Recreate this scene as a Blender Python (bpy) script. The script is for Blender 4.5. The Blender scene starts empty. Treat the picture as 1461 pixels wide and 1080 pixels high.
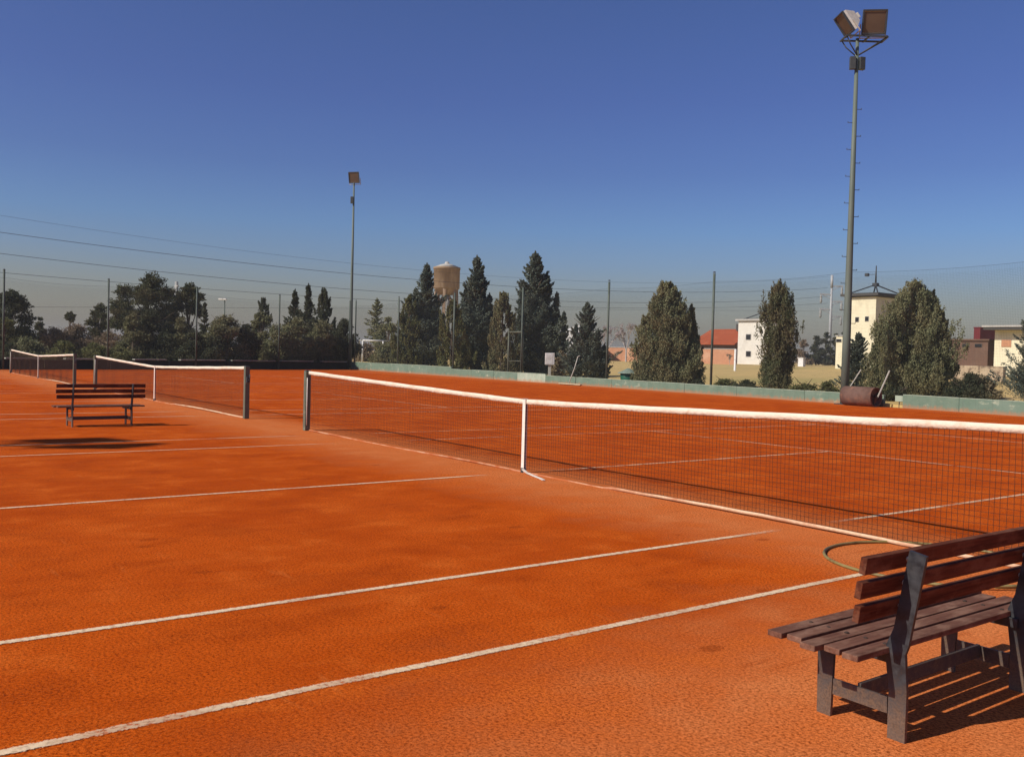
import bpy, bmesh, math, random
import numpy as np
from mathutils import Vector, Matrix
sc = bpy.context.scene
COL = sc.collection
R = math.radians
rnd = random.Random(7)

# ------------------------------------------------------------------ camera geometry (pixels of the 1461x1080 photograph)
CAM = np.array([9.209, -7.104, 1.4795]); YAW, PIT, ROL, FOC = 0.64213, -0.026508, 0.02689, 1331.93
FW = np.array([-math.cos(YAW)*math.cos(PIT), math.sin(YAW)*math.cos(PIT), math.sin(PIT)])
_r = np.cross(FW, [0, 0, 1]); _r /= np.linalg.norm(_r); _u = np.cross(_r, FW)
RT = math.cos(ROL)*_r + math.sin(ROL)*_u; UP = -math.sin(ROL)*_r + math.cos(ROL)*_u
def ray(x, y): return FW + RT*(x-730.5)/FOC + UP*(540-y)/FOC
def at(x, y, D): return CAM + ray(x, y)*D                        # point at depth D behind that pixel
def atY(x, y, Y): d = ray(x, y); return CAM + d*((Y-CAM[1])/d[1])
# outline of the playing area
PW, PE, PSE, PSW = np.array([-53.3, 24.7]), np.array([40., 19.86]), np.array([40., -27.]), np.array([-33.05, -27.])
def out_dist(x, y):
    q = np.array([x, y]); s = -1e9
    for a, b in ((PE, PW), (PW, PSW)):
        e = (b-a)/np.linalg.norm(b-a); n = np.array([e[1], -e[0]]); s = max(s, (q-a)@n)
    return s
def ground_z(x, y):
    s = out_dist(x, y)
    return 0.0 if s < 0 else .10 + .73*min(1., s/110.)
def foot(px, D):                                                 # ground position under pixel column px at depth D
    p = at(px, 512, D); return np.array([p[0], p[1], ground_z(p[0], p[1])])
def zat(px, py, D): return at(px, py, D)[2]

HAZE = .00055
# ------------------------------------------------------------------ object helpers
def link(o, parent=None):
    COL.objects.link(o)
    if parent is not None: o.parent = parent
    return o
def tag(o, label=None, cat=None, group=None, kind=None):
    if label: o['label'] = label
    if cat: o['category'] = cat
    if group: o['group'] = group
    if kind: o['kind'] = kind
    return o
def thing(name, label, cat, loc=(0, 0, 0), rz=0, group=None):
    o = bpy.data.objects.new(name, None); o.empty_display_size = .2
    o.location = tuple(float(v) for v in loc); o.rotation_euler = (0, 0, rz)
    return tag(link(o), label, cat, group)
def copy_tree(o, parent=None):
    c = o.copy(); COL.objects.link(c); c.parent = parent
    for ch in list(o.children): copy_tree(ch, c)
    return c
class MB:
    """collects shapes, builds ONE mesh object"""
    def __init__(s): s.bm = bmesh.new()
    def box(s, c, d, rot=None, bev=0):
        r = bmesh.ops.create_cube(s.bm, size=1)['verts']
        M = Matrix.Translation(Vector([float(v) for v in c])) @ (rot.to_4x4() if rot is not None else Matrix.Identity(4)) @ Matrix.Diagonal((float(d[0]), float(d[1]), float(d[2]), 1))
        bmesh.ops.transform(s.bm, matrix=M, verts=r)
        if bev:
            ed = list({e for v in r for e in v.link_edges})
            bmesh.ops.bevel(s.bm, geom=ed, offset=bev, segments=2, affect='EDGES', profile=.6)
        return s
    def bar(s, a, b, w, t=None, roll=0, bev=0):                  # box bar from a to b
        a, b = Vector([float(v) for v in a]), Vector([float(v) for v in b]); d = b-a
        q = d.to_track_quat('Z', 'Y').to_matrix() @ Matrix.Rotation(roll, 3, 'Z')
        return s.box((a+b)/2, (w, t or w, d.length), q, bev)
    def tube(s, pts, r, n=8, cap=True):
        P = [Vector([float(v) for v in p]) for p in pts]; N = len(P)
        rr = r if hasattr(r, '__len__') else [r]*N
        rings = []; ref = None
        for i in range(N):
            d = (P[min(i+1, N-1)]-P[max(i-1, 0)]).normalized()
            if ref is None: ref = d.orthogonal().normalized()
            ref = (ref - d*ref.dot(d))
            if ref.length < 1e-6: ref = d.orthogonal()
            ref.normalize(); b = d.cross(ref)
            rings.append([s.bm.verts.new(P[i]+(ref*math.cos(2*math.pi*k/n)+b*math.sin(2*math.pi*k/n))*rr[i]) for k in range(n)])
        for i in range(N-1):
            for k in range(n):
                f = s.bm.faces.new((rings[i][k], rings[i][(k+1) % n], rings[i+1][(k+1) % n], rings[i+1][k])); f.smooth = n > 5
        if cap and n > 2:
            s.bm.faces.new(rings[0][::-1]); s.bm.faces.new(rings[-1])
        return s
    def lathe(s, c, prof, n=24):
        c = Vector([float(v) for v in c]); rings = []
        for r, z in prof:
            rings.append([s.bm.verts.new(c+Vector((r*math.cos(2*math.pi*k/n), r*math.sin(2*math.pi*k/n), z))) for k in range(n)])
        for i in range(len(prof)-1):
            for k in range(n):
                f = s.bm.faces.new((rings[i][k], rings[i][(k+1) % n], rings[i+1][(k+1) % n], rings[i+1][k])); f.smooth = True
        s.bm.faces.new(rings[0][::-1]); s.bm.faces.new(rings[-1])
        return s
    def prism(s, poly, axis, lo, hi):
        """extrude a 2-D outline along axis 'X','Y' or 'Z'"""
        def P(u, v, w): return {'X': (w, u, v), 'Y': (u, w, v), 'Z': (u, v, w)}[axis]
        a = [s.bm.verts.new(P(u, v, lo)) for u, v in poly]; b = [s.bm.verts.new(P(u, v, hi)) for u, v in poly]
        n = len(poly)
        s.bm.faces.new(a[::-1]); s.bm.faces.new(b)
        for k in range(n): s.bm.faces.new((a[k], a[(k+1) % n], b[(k+1) % n], b[k]))
        return s
    def poly(s, pts):
        s.bm.faces.new([s.bm.verts.new([float(v) for v in p]) for p in pts]); return s
    def bevel(s, w, seg=2):
        ed = [e for e in s.bm.edges if len(e.link_faces) == 2 and e.calc_face_angle(0) > .6]
        bmesh.ops.bevel(s.bm, geom=ed, offset=w, segments=seg, affect='EDGES', profile=.6); return s
    def build(s, name, mat, parent=None):
        bmesh.ops.recalc_face_normals(s.bm, faces=s.bm.faces[:])
        me = bpy.data.meshes.new(name); s.bm.to_mesh(me); s.bm.free()
        me.materials.append(mat)
        return link(bpy.data.objects.new(name, me), parent)
def np_mesh(name, V, F, mat, parent=None):
    V = np.asarray(V, np.float32); F = np.asarray(F, np.int32); k = F.shape[1]
    me = bpy.data.meshes.new(name)
    me.vertices.add(len(V)); me.vertices.foreach_set('co', V.ravel())
    me.loops.add(F.size); me.loops.foreach_set('vertex_index', F.ravel())
    me.polygons.add(len(F)); me.polygons.foreach_set('loop_start', np.arange(len(F), dtype=np.int32)*k)
    me.update(calc_edges=True); me.materials.append(mat)
    return link(bpy.data.objects.new(name, me), parent)
def cords(segs, r):
    """thin three-sided cords for a list of (a, b) segments -> verts, quads"""
    A = np.array([s[0] for s in segs], float); B = np.array([s[1] for s in segs], float)
    d = B-A; d /= np.linalg.norm(d, axis=1)[:, None]
    h = np.where(np.abs(d[:, 2:3]) > .9, np.array([[1., 0, 0]]), np.array([[0, 0, 1.]]))
    u = np.cross(d, h); u /= np.linalg.norm(u, axis=1)[:, None]; v = np.cross(d, u)
    V = []
    for base in (A, B):
        for k in range(3):
            a = 2*math.pi*k/3+.4
            V.append(base+(u*math.cos(a)+v*math.sin(a))*r)
    n = len(segs); V = np.stack(V, 1).reshape(-1, 3)
    i = np.arange(n)[:, None]*6
    F = np.concatenate([i+np.array([[k, (k+1) % 3, 3+(k+1) % 3, 3+k]]) for k in range(3)], 0)
    return V, F

# ------------------------------------------------------------------ materials
def nm(name):
    m = bpy.data.materials.new(name); m.use_nodes = True; nt = m.node_tree
    for n in list(nt.nodes): nt.nodes.remove(n)
    out = nt.nodes.new('ShaderNodeOutputMaterial'); b = nt.nodes.new('ShaderNodeBsdfPrincipled')
    nt.links.new(b.outputs[0], out.inputs[0])
    return m, nt, b, out
def N(nt, typ, ins=None, **kw):
    n = nt.nodes.new(typ)
    for k, v in kw.items(): setattr(n, k, v)
    for k, v in (ins or {}).items():
        if isinstance(v, bpy.types.NodeSocket): nt.links.new(v, n.inputs[k])
        else: n.inputs[k].default_value = v
    return n
def c4(c): return (c[0], c[1], c[2], 1)
def noise(nt, vec, scale, detail=4, rough=.55): return N(nt, 'ShaderNodeTexNoise', {'Vector': vec, 'Scale': scale, 'Detail': detail, 'Roughness': rough}).outputs['Fac']
def math_(nt, op, a, b=0., c=0., clamp=False):
    n = nt.nodes.new('ShaderNodeMath'); n.operation = op; n.use_clamp = clamp
    for i, v in enumerate((a, b, c)):
        if isinstance(v, bpy.types.NodeSocket): nt.links.new(v, n.inputs[i])
        else: n.inputs[i].default_value = v
    return n.outputs[0]
def mix(nt, f, a, b, blend='MIX'):
    n = nt.nodes.new('ShaderNodeMix'); n.data_type = 'RGBA'; n.blend_type = blend
    for i, v in ((0, f), (6, a), (7, b)):
        if isinstance(v, bpy.types.NodeSocket): nt.links.new(v, n.inputs[i])
        else: n.inputs[i].default_value = v if i == 0 else c4(v)
    return n.outputs[2]
def rng(nt, v, a, b, lo=0., hi=1.): return N(nt, 'ShaderNodeMapRange', {'Value': v, 'From Min': a, 'From Max': b, 'To Min': lo, 'To Max': hi}).outputs[0]
def ocoord(nt): return N(nt, 'ShaderNodeTexCoord').outputs['Object']
def gcoord(nt): return N(nt, 'ShaderNodeNewGeometry').outputs['Position']
def scalev(nt, v, s): return N(nt, 'ShaderNodeMapping', {'Vector': v, 'Scale': s}).outputs[0]

def mottled(name, c1, c2, scale=6, rough=.7, metal=0, bump=.15, bscale=None, c3=None, s3=1.3, lo=.35, hi=.65, stretch=(1, 1, 1), t3=(.52, .68)):
    m, nt, b, out = nm(name); v = scalev(nt, ocoord(nt), stretch)
    col = mix(nt, rng(nt, noise(nt, v, scale, 6, .62), lo, hi), c1, c2)
    if c3: col = mix(nt, rng(nt, noise(nt, v, s3, 5, .65), *t3), col, c3)
    nt.links.new(col, b.inputs['Base Color'])
    b.inputs['Roughness'].default_value = rough; b.inputs['Metallic'].default_value = metal
    b.inputs['Specular IOR Level'].default_value = .35
    if bump:
        bn = N(nt, 'ShaderNodeBump', {'Height': noise(nt, v, bscale or scale*5, 4), 'Strength': bump, 'Distance': .02}).outputs[0]
        nt.links.new(bn, b.inputs['Normal'])
    return m

def clay_color(nt):
    p = gcoord(nt)
    sep = N(nt, 'ShaderNodeSeparateXYZ', {0: p}); X, Y = sep.outputs[0], sep.outputs[1]
    big = noise(nt, scalev(nt, p, (1., .8, 1)), .55, 6, .62)
    med = noise(nt, scalev(nt, p, (1., .85, 1)), 1.7, 7, .68)
    brush = noise(nt, scalev(nt, p, (1., .22, 1)), 2.6, 5, .65)
    fine = noise(nt, p, 62, 7, .86)
    grit = noise(nt, p, 130, 4, .8)
    col = mix(nt, rng(nt, big, .40, .60), CL1, CL2)
    col = mix(nt, rng(nt, med, .50, .68, 0, .6), col, CL3)
    col = mix(nt, rng(nt, med, .47, .33, 0, .7), col, CL4)
    col = mix(nt, rng(nt, brush, .52, .70, 0, .38), col, CL4)
    # drier, paler clay: beside the net and outside the near tramline
    wob = math_(nt, 'MULTIPLY_ADD', med, 1.6, -.8)
    yy = math_(nt, 'ADD', Y, wob)
    net = math_(nt, 'MULTIPLY', rng(nt, yy, -1.75, -.55), rng(nt, yy, .2, 1.0, 1, 0))
    side = math_(nt, 'MULTIPLY', rng(nt, math_(nt, 'ADD', X, wob), 5.2, 6.6), rng(nt, math_(nt, 'ADD', yy, X), -.5, 3.2))
    far = math_(nt, 'MULTIPLY', rng(nt, math_(nt, 'ADD', Y, wob), 20.6, 22.2), .28)
    dry = math_(nt, 'MAXIMUM', math_(nt, 'MULTIPLY', net, .72), math_(nt, 'MAXIMUM', math_(nt, 'MULTIPLY', side, .85), far))
    dry = math_(nt, 'MULTIPLY', dry, rng(nt, med, .25, .62, .45, 1.05), clamp=True)
    col = mix(nt, dry, col, CL5)
    # scuffs, ball marks and slide marks left by play
    slide = noise(nt, scalev(nt, p, (7., .9, 1)), 1.5, 3, .5); slide2 = noise(nt, scalev(nt, p, (.8, 5., 1)), 1.7, 3, .5)
    col = mix(nt, rng(nt, slide, .64, .71, 0, .25), col, CL3)
    col = mix(nt, rng(nt, slide2, .66, .72, 0, .22), col, (.66, .20, .045))
    vo = N(nt, 'ShaderNodeTexVoronoi', {'Vector': scalev(nt, p, (1.3, .8, .001)), 'Scale': 1.15, 'Randomness': 1.}).outputs['Distance']
    col = mix(nt, math_(nt, 'MULTIPLY', rng(nt, math_(nt, 'ADD', vo, math_(nt, 'MULTIPLY_ADD', fine, .10, -.05)), .085, .055), .5, clamp=True), col, (.25, .038, .004))
    patch = rng(nt, big, .35, .62, .55, 1.15)
    dk = math_(nt, 'MULTIPLY', rng(nt, fine, .50, .42), patch, clamp=True)
    lt = rng(nt, fine, .52, .62)
    col = mix(nt, math_(nt, 'MULTIPLY', dk, .95), col, mix(nt, 1., col, (.34, .25, .18), 'MULTIPLY'))
    col = mix(nt, math_(nt, 'MULTIPLY', lt, .85), col, mix(nt, 1., col, (1.48, 1.52, 1.6), 'MULTIPLY'))
    col = mix(nt, rng(nt, grit, .58, .72, 0, .6), col, (.86, .34, .095))
    col = mix(nt, rng(nt, grit, .44, .28, 0, .75), col, (.08, .016, .004))
    return col, fine, grit, med
CL1 = (.430, .063, .0035); CL2 = (.535, .089, .0058); CL3 = (.30, .040, .0026); CL4 = (.62, .128, .014); CL5 = (.68, .215, .066)
def make_clay():
    m, nt, b, out = nm('red_clay')
    col, fine, grit, med = clay_color(nt)
    nt.links.new(col, b.inputs['Base Color']); b.inputs['Roughness'].default_value = .95; b.inputs['Specular IOR Level'].default_value = .02
    h = math_(nt, 'ADD', math_(nt, 'MULTIPLY', fine, .0055), math_(nt, 'ADD', math_(nt, 'MULTIPLY', grit, .003), math_(nt, 'MULTIPLY', med, .02)))
    bn = N(nt, 'ShaderNodeBump', {'Height': h, 'Strength': .42, 'Distance': 1.}).outputs[0]
    nt.links.new(bn, b.inputs['Normal'])
    return m
def make_chalk():
    m, nt, b, out = nm('worn_line_paint')
    o = ocoord(nt); sep = N(nt, 'ShaderNodeSeparateXYZ', {0: o})
    ac = N(nt, 'ShaderNodeAttribute', attribute_name='across').outputs['Fac']
    n1 = noise(nt, o, 30, 4, .7); n2 = noise(nt, o, 1.1, 4, .6); n3 = noise(nt, o, 120, 3, .7)
    ay = math_(nt, 'ABSOLUTE', sep.outputs[1])
    nearnet = rng(nt, ay, .25, .95, 1, 0)
    farhalf = rng(nt, sep.outputs[1], -.5, 1.5, 0, .22)
    left = rng(nt, sep.outputs[0], -1.2, -4.6, 0, .25)
    dust = math_(nt, 'ADD', math_(nt, 'ADD', nearnet, farhalf), left)
    edge = rng(nt, math_(nt, 'ADD', math_(nt, 'ABSOLUTE', ac), math_(nt, 'ADD', math_(nt, 'MULTIPLY_ADD', n1, .9, -.45), math_(nt, 'MULTIPLY_ADD', n3, .9, -.45))), .62, .84)
    hole = math_(nt, 'ADD', rng(nt, n2, .46, .68, 0, .85), rng(nt, n1, .48, .70, 0, .8))
    a = math_(nt, 'MAXIMUM', edge, math_(nt, 'ADD', math_(nt, 'MULTIPLY', hole, .7), dust), clamp=True)
    a = math_(nt, 'MINIMUM', a, 1., clamp=True)
    col = mix(nt, rng(nt, n3, .3, .7), (.70, .47, .27), (.86, .68, .45))
    nt.links.new(col, b.inputs['Base Color']); b.inputs['Roughness'].default_value = .9
    tr = nt.nodes.new('ShaderNodeBsdfTransparent'); mx = nt.nodes.new('ShaderNodeMixShader')
    nt.links.new(a, mx.inputs[0]); nt.links.new(b.outputs[0], mx.inputs[1]); nt.links.new(tr.outputs[0], mx.inputs[2]); nt.links.new(mx.outputs[0], out.inputs[0])
    return m
def splash(m):
    nt = m.node_tree; b = next(n for n in nt.nodes if n.type == 'BSDF_PRINCIPLED'); src = b.inputs['Base Color'].links[0].from_socket
    o = ocoord(nt); z = N(nt, 'ShaderNodeSeparateXYZ', {0: o}).outputs[2]; n1 = noise(nt, scalev(nt, o, (3, 3, .6)), 2.2, 6, .7); n2 = noise(nt, scalev(nt, o, (9, 9, .5)), 1.5, 5, .7)
    col = mix(nt, rng(nt, n2, .55, .75, 0, .55), src, (.10, .115, .09))
    d = rng(nt, math_(nt, 'ADD', z, math_(nt, 'MULTIPLY_ADD', n1, -.5, .22)), .0, .12, .6, 0)
    nt.links.new(mix(nt, d, col, (.40, .17, .075)), b.inputs['Base Color'])
    return m
def leafmat(name, a, b_, c=None, trans=.25):
    m, nt, b, out = nm(name)
    g = N(nt, 'ShaderNodeNewGeometry'); o = ocoord(nt)
    col = mix(nt, g.outputs['Random Per Island'], a, b_)
    if c: col = mix(nt, rng(nt, noise(nt, o, 1.1, 4, .6), .42, .66), col, c)
    nt.links.new(col, b.inputs['Base Color']); b.inputs['Roughness'].default_value = .75; b.inputs['Specular IOR Level'].default_value = .2
    t = N(nt, 'ShaderNodeBsdfTranslucent', {'Color': col}); mx = nt.nodes.new('ShaderNodeMixShader'); mx.inputs[0].default_value = trans
    nt.links.new(b.outputs[0], mx.inputs[1]); nt.links.new(t.outputs[0], mx.inputs[2]); nt.links.new(mx.outputs[0], out.inputs[0])
    return m
def plain(name, c, rough=.6, metal=0., spec=.35):
    m, nt, b, out = nm(name); v = ocoord(nt)
    col = mix(nt, rng(nt, noise(nt, v, 9, 5, .6), .3, .7), tuple(x*.82 for x in c), tuple(min(1, x*1.12) for x in c))
    nt.links.new(col, b.inputs['Base Color']); b.inputs['Roughness'].default_value = rough; b.inputs['Metallic'].default_value = metal
    b.inputs['Specular IOR Level'].default_value = spec
    return m
def make_slat(name, c1, c2, wear):
    m, nt, b, out = nm(name); o = ocoord(nt)
    gr = noise(nt, scalev(nt, o, (60, 2.2, 60)), 1, 6, .6); bl = noise(nt, scalev(nt, o, (14, 5, 14)), 1, 5, .65)
    col = mix(nt, rng(nt, gr, .35, .65), c1, c2)
    col = mix(nt, rng(nt, bl, .46, .70, 0, .85), col, wear)
    col = mix(nt, rng(nt, noise(nt, o, 70, 4, .7), .62, .70, 0, .7), col, tuple(x*.35 for x in c1))
    nt.links.new(col, b.inputs['Base Color']); b.inputs['Roughness'].default_value = .8; b.inputs['Specular IOR Level'].default_value = .12
    bn = N(nt, 'ShaderNodeBump', {'Height': gr, 'Strength': .25, 'Distance': .004}).outputs[0]; nt.links.new(bn, b.inputs['Normal'])
    return m
def make_bench_metal():
    m, nt, b, out = nm('black_painted_steel'); o = ocoord(nt)
    z = N(nt, 'ShaderNodeSeparateXYZ', {0: o}).outputs[2]
    n1 = noise(nt, o, 26, 5, .65); n2 = noise(nt, o, 120, 4, .7)
    dust = math_(nt, 'MULTIPLY', rng(nt, math_(nt, 'ADD', z, math_(nt, 'MULTIPLY_ADD', n1, .3, -.15)), .09, .25, 1, 0), rng(nt, n2, .3, .6, .25, 1), clamp=True)
    col = mix(nt, rng(nt, n1, .35, .7), (.016, .016, .019), (.042, .042, .046))
    col = mix(nt, math_(nt, 'MULTIPLY', dust, .8), col, (.185, .115, .072))
    nt.links.new(col, b.inputs['Base Color']); nt.links.new(rng(nt, n1, .3, .7, .38, .7), b.inputs['Roughness'])
    b.inputs['Specular IOR Level'].default_value = .45
    bn = N(nt, 'ShaderNodeBump', {'Height': n2, 'Strength': .2, 'Distance': .004}).outputs[0]; nt.links.new(bn, b.inputs['Normal'])
    return m
def make_tape():
    m, nt, b, out = nm('dusty_tape'); o = ocoord(nt); X = N(nt, 'ShaderNodeSeparateXYZ', {0: o}).outputs[0]
    n1 = noise(nt, o, 2.2, 5, .65); n2 = noise(nt, o, 40, 3)
    d = math_(nt, 'ADD', rng(nt, X, 1.0, 3.2, .85, .12), rng(nt, n1, .40, .66, -.35, .45), clamp=True)
    col = mix(nt, d, mix(nt, rng(nt, n2, .3, .7), (.68, .50, .33), (.56, .38, .23)), (.42, .11, .028))
    nt.links.new(col, b.inputs['Base Color']); b.inputs['Roughness'].default_value = .9
    return m
M = dict(
 clay=make_clay(), chalk=make_chalk(),
 grass=mottled('dry_grass', (.60, .41, .155), (.50, .36, .135), 1.2, .95, bump=.4, bscale=14, c3=(.36, .30, .10), s3=.09, stretch=(1, .5, 1)),
 wall=mottled('faded_green_paint', (.120, .190, .138), (.165, .235, .178), 1.1, .85, bump=.3, bscale=20, c3=(.36, .40, .29), s3=2.4, t3=(.56, .70), stretch=(1, 1, 1.6)),
 wall2=mottled('dark_green_paint', (.115, .18, .13), (.16, .225, .165), 2.1, .85, bump=.3, bscale=20, c3=(.3, .34, .24), s3=4, t3=(.60, .72)),
 coping=mottled('weathered_coping', (.40, .46, .36), (.28, .36, .27), 3, .85, bump=.3),
 blackwall=mottled('black_windscreen', (.008, .009, .010), (.016, .016, .016), 3, .8, bump=.1),
 paleled=mottled('pale_ledge', (.42, .42, .36), (.3, .3, .25), 3, .85),
 greenpost=mottled('green_post_paint', (.10, .11, .078), (.13, .14, .10), 5, .55, bump=.05, c3=(.28, .27, .2), s3=6, t3=(.6, .75)),
 fencepost=mottled('fence_post_paint', (.055, .075, .062), (.10, .12, .095), 3, .6, bump=.05),
 netcord=plain('dusty_net_cord', (.050, .022, .012), .9),
 fencecord=plain('fence_net_cord', (.030, .040, .038), .8),
 band=mottled('white_canvas', (.77, .67, .54), (.70, .59, .46), 3.2, .85, bump=.55, bscale=26, c3=(.62, .42, .28), s3=2.6, t3=(.54, .74)),
 strap=mottled('strap_canvas', (.80, .74, .66), (.7, .62, .52), 14, .8, bump=.2, c3=(.55, .40, .30), s3=8, t3=(.58, .75)),
 tape=make_tape(),
 slatb=make_slat('oiled_back_slat', (.060, .016, .008), (.135, .040, .018), (.19, .085, .05)),
 slats=make_slat('worn_seat_slat', (.092, .038, .024), (.175, .078, .050), (.29, .165, .11)),
 bmetal=make_bench_metal(),
 hose=mottled('garden_hose', (.20, .155, .05), (.26, .20, .075), 20, .5, bump=.1, c3=(.10, .075, .03), s3=6),
 mast=mottled('galvanised_mast', (.095, .122, .100), (.13, .155, .128), 2.2, .6, .0, bump=.05, c3=(.11, .13, .11), s3=1.1, stretch=(1, 1, .4)),
 darksteel=plain('dark_steel', (.045, .05, .055), .5),
 boxgrey=plain('ballast_grey', (.05, .055, .055), .5),
 lampshell=plain('lamp_shell', (.62, .60, .54), .4),
 lampglass=mottled('lamp_glass', (.085, .050, .034), (.11, .068, .045), 2, .25, bump=0),  # brown reflection of the ground is put into the base colour
 rust=mottled('rusty_roller', (.115, .062, .046), (.16, .092, .068), 5, .85, bump=.35, bscale=40, c3=(.24, .115, .07), s3=3),
 rustdark=mottled('dark_rust', (.03, .018, .014), (.06, .035, .025), 8, .85),
 palebar=mottled('pale_metal_bar', (.42, .40, .34), (.5, .48, .42), 8, .6),
 wood=mottled('pale_broom_wood', (.55, .45, .30), (.45, .36, .23), 8, .8),
 white=mottled('white_paint', (.78, .77, .74), (.68, .66, .62), 3, .6, bump=.05, c3=(.5, .47, .42), s3=2),
 cream=mottled('cream_render', (.76, .70, .50), (.70, .63, .44), 1.2, .9, bump=.1, c3=(.60, .54, .38), s3=.5),
 whitewall=mottled('white_render', (.72, .69, .61), (.66, .62, .54), 1.2, .9, bump=.1, c3=(.54, .5, .43), s3=.5),
 salmon=mottled('salmon_brick', (.50, .25, .14), (.44, .21, .12), 3, .9, bump=.1, c3=(.55, .32, .2), s3=.4),
 redroof=mottled('red_roof_tiles', (.37, .078, .022), (.30, .060, .018), 4, .9, bump=.4, c3=(.40, .11, .045), s3=.5),
 brownwall=mottled('brown_render', (.15, .085, .058), (.125, .072, .05), 1.2, .9, c3=(.175, .108, .078), s3=.5),
 crimson=mottled('crimson_render', (.15, .016, .020), (.13, .014, .018), 1.2, .8),
 stone=mottled('pale_stone', (.46, .36, .24), (.36, .27, .175), 2.2, .9, bump=.5, c3=(.17, .12, .08), s3=2.2, t3=(.5, .62)),
 darkwin=plain('dark_window', (.02, .02, .022), .2),
 eave=plain('dark_eave', (.07, .065, .06), .8),
 slab=mottled('pale_slab', (.45, .43, .39), (.36, .34, .31), 2, .9),
 brick=mottled('tower_brick', (.29, .20, .125), (.23, .155, .095), 2.5, .9, bump=.3, c3=(.44, .34, .25), s3=.4, stretch=(1, 1, .25), t3=(.5, .66)),
 concrete=mottled('grey_concrete', (.36, .36, .34), (.27, .27, .26), 1.5, .9, bump=.2),
 pylon=mottled('pylon_steel', (.42, .43, .43), (.33, .34, .35), 1, .55),
 cable=plain('cable_black', (.03, .033, .04), .6),
 shed=plain('dark_shed', (.018, .016, .015), .8),
 bingreen=mottled('bin_green', (.012, .095, .055), (.018, .12, .07), 5, .5),
 bincap=mottled('bin_cap', (.17, .23, .18), (.24, .29, .24), 5, .6),
 trunk=mottled('bark', (.085, .06, .042), (.13, .095, .07), 9, .95, bump=.5, stretch=(1, 1, .3)),
 palebark=mottled('pale_bark', (.36, .33, .30), (.46, .42, .39), 5, .9),
 membrane=mottled('white_membrane', (.80, .80, .78), (.74, .74, .73), .6, .6),
 L_cyp=leafmat('leaf_cypress', (.094, .108, .052), (.275, .28, .148), (.24, .21, .105)),
 L_col=leafmat('leaf_column', (0.066, 0.082, 0.038), (0.168, 0.174, 0.082), (0.186, 0.144, 0.074)),
 L_spr=leafmat('leaf_spruce', (0.044, 0.063, 0.053), (0.172, 0.207, 0.167), (0.178, 0.190, 0.132)),
 L_dark=leafmat('leaf_dark', (0.027, 0.041, 0.023), (0.088, 0.097, 0.051), (0.097, 0.088, 0.049)),
 L_pine=leafmat('leaf_pine', (0.035, 0.049, 0.023), (0.101, 0.109, 0.047), (0.117, 0.095, 0.047)),
 L_olive=leafmat('leaf_olive', (0.1, 0.108, 0.05), (0.24, 0.235, 0.12), (0.22, 0.19, 0.1)),
 L_dry=leafmat('leaf_dry', (.20, .145, .095), (.36, .26, .18), (.15, .12, .07)),
 L_pale=leafmat('leaf_pale', (.27, .215, .125), (.44, .35, .215), (.14, .12, .06)),
 L_hedge=leafmat('leaf_hedge', (0.077, 0.088, 0.033), (0.209, 0.209, 0.077), (0.176, 0.160, 0.066)),
 L_bloss=leafmat('leaf_blossom', (.36, .31, .32), (.52, .47, .47), (.3, .24, .22)),
)

for k_ in ('wall', 'wall2', 'coping'): splash(M[k_])
# ------------------------------------------------------------------ world, sun, camera
SUNV = np.array([-.19, -1.25, 1.]); SUNV /= np.linalg.norm(SUNV)
EL = math.asin(SUNV[2]); AZ = math.atan2(SUNV[0], SUNV[1])
w = bpy.data.worlds.new('World'); sc.world = w; w.use_nodes = True
nt = w.node_tree
for n in list(nt.nodes): nt.nodes.remove(n)
sky = N(nt, 'ShaderNodeTexSky', sky_type='NISHITA', sun_disc=False, sun_elevation=EL, sun_rotation=AZ, altitude=200, air_density=1.25, dust_density=2.2, ozone_density=3.2)
zz = N(nt, 'ShaderNodeSeparateXYZ', {0: N(nt, 'ShaderNodeTexCoord').outputs['Generated']}).outputs[2]
air = nt.nodes.new('ShaderNodeValToRGB'); cr = air.color_ramp      # dusty winter air: brownish grey low down, deep blue higher up; unseen zenith dimmed to deepen shadows
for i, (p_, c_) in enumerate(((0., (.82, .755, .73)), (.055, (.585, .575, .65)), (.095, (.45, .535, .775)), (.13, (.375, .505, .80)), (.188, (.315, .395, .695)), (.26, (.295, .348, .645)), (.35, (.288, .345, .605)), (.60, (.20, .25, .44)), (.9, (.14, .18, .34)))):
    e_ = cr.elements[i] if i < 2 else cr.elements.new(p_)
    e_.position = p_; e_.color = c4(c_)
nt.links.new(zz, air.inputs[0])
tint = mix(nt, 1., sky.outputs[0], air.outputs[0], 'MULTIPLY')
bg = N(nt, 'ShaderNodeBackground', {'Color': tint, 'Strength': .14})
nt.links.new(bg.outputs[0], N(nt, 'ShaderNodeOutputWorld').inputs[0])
sun = bpy.data.lights.new('sun', 'SUN'); sun.energy = 4.85; sun.angle = R(.53); sun.color = (1., .93, .82)
so = link(bpy.data.objects.new('sun', sun)); so.rotation_euler = Vector([-v for v in SUNV]).to_track_quat('-Z', 'Y').to_euler(); so.location = (-10, -40, 40)
cam = bpy.data.cameras.new('camera'); cam.sensor_width = 36; cam.lens = FOC/1461*36; cam.clip_end = 9000; cam.clip_start = .05
co = link(bpy.data.objects.new('camera', cam))
mw = Matrix.Identity(4)
for i in range(3): mw[i][0], mw[i][1], mw[i][2], mw[i][3] = RT[i], UP[i], -FW[i], CAM[i]
co.matrix_world = mw; sc.camera = co
sc.view_settings.view_transform = 'Standard'; sc.view_settings.look = 'None'; sc.view_settings.exposure = 0.0; sc.view_settings.gamma = 1
sc.render.engine = 'CYCLES'; sc.cycles.max_bounces = 6; sc.cycles.transparent_max_bounces = 24
sc.cycles.use_denoising = True

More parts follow.
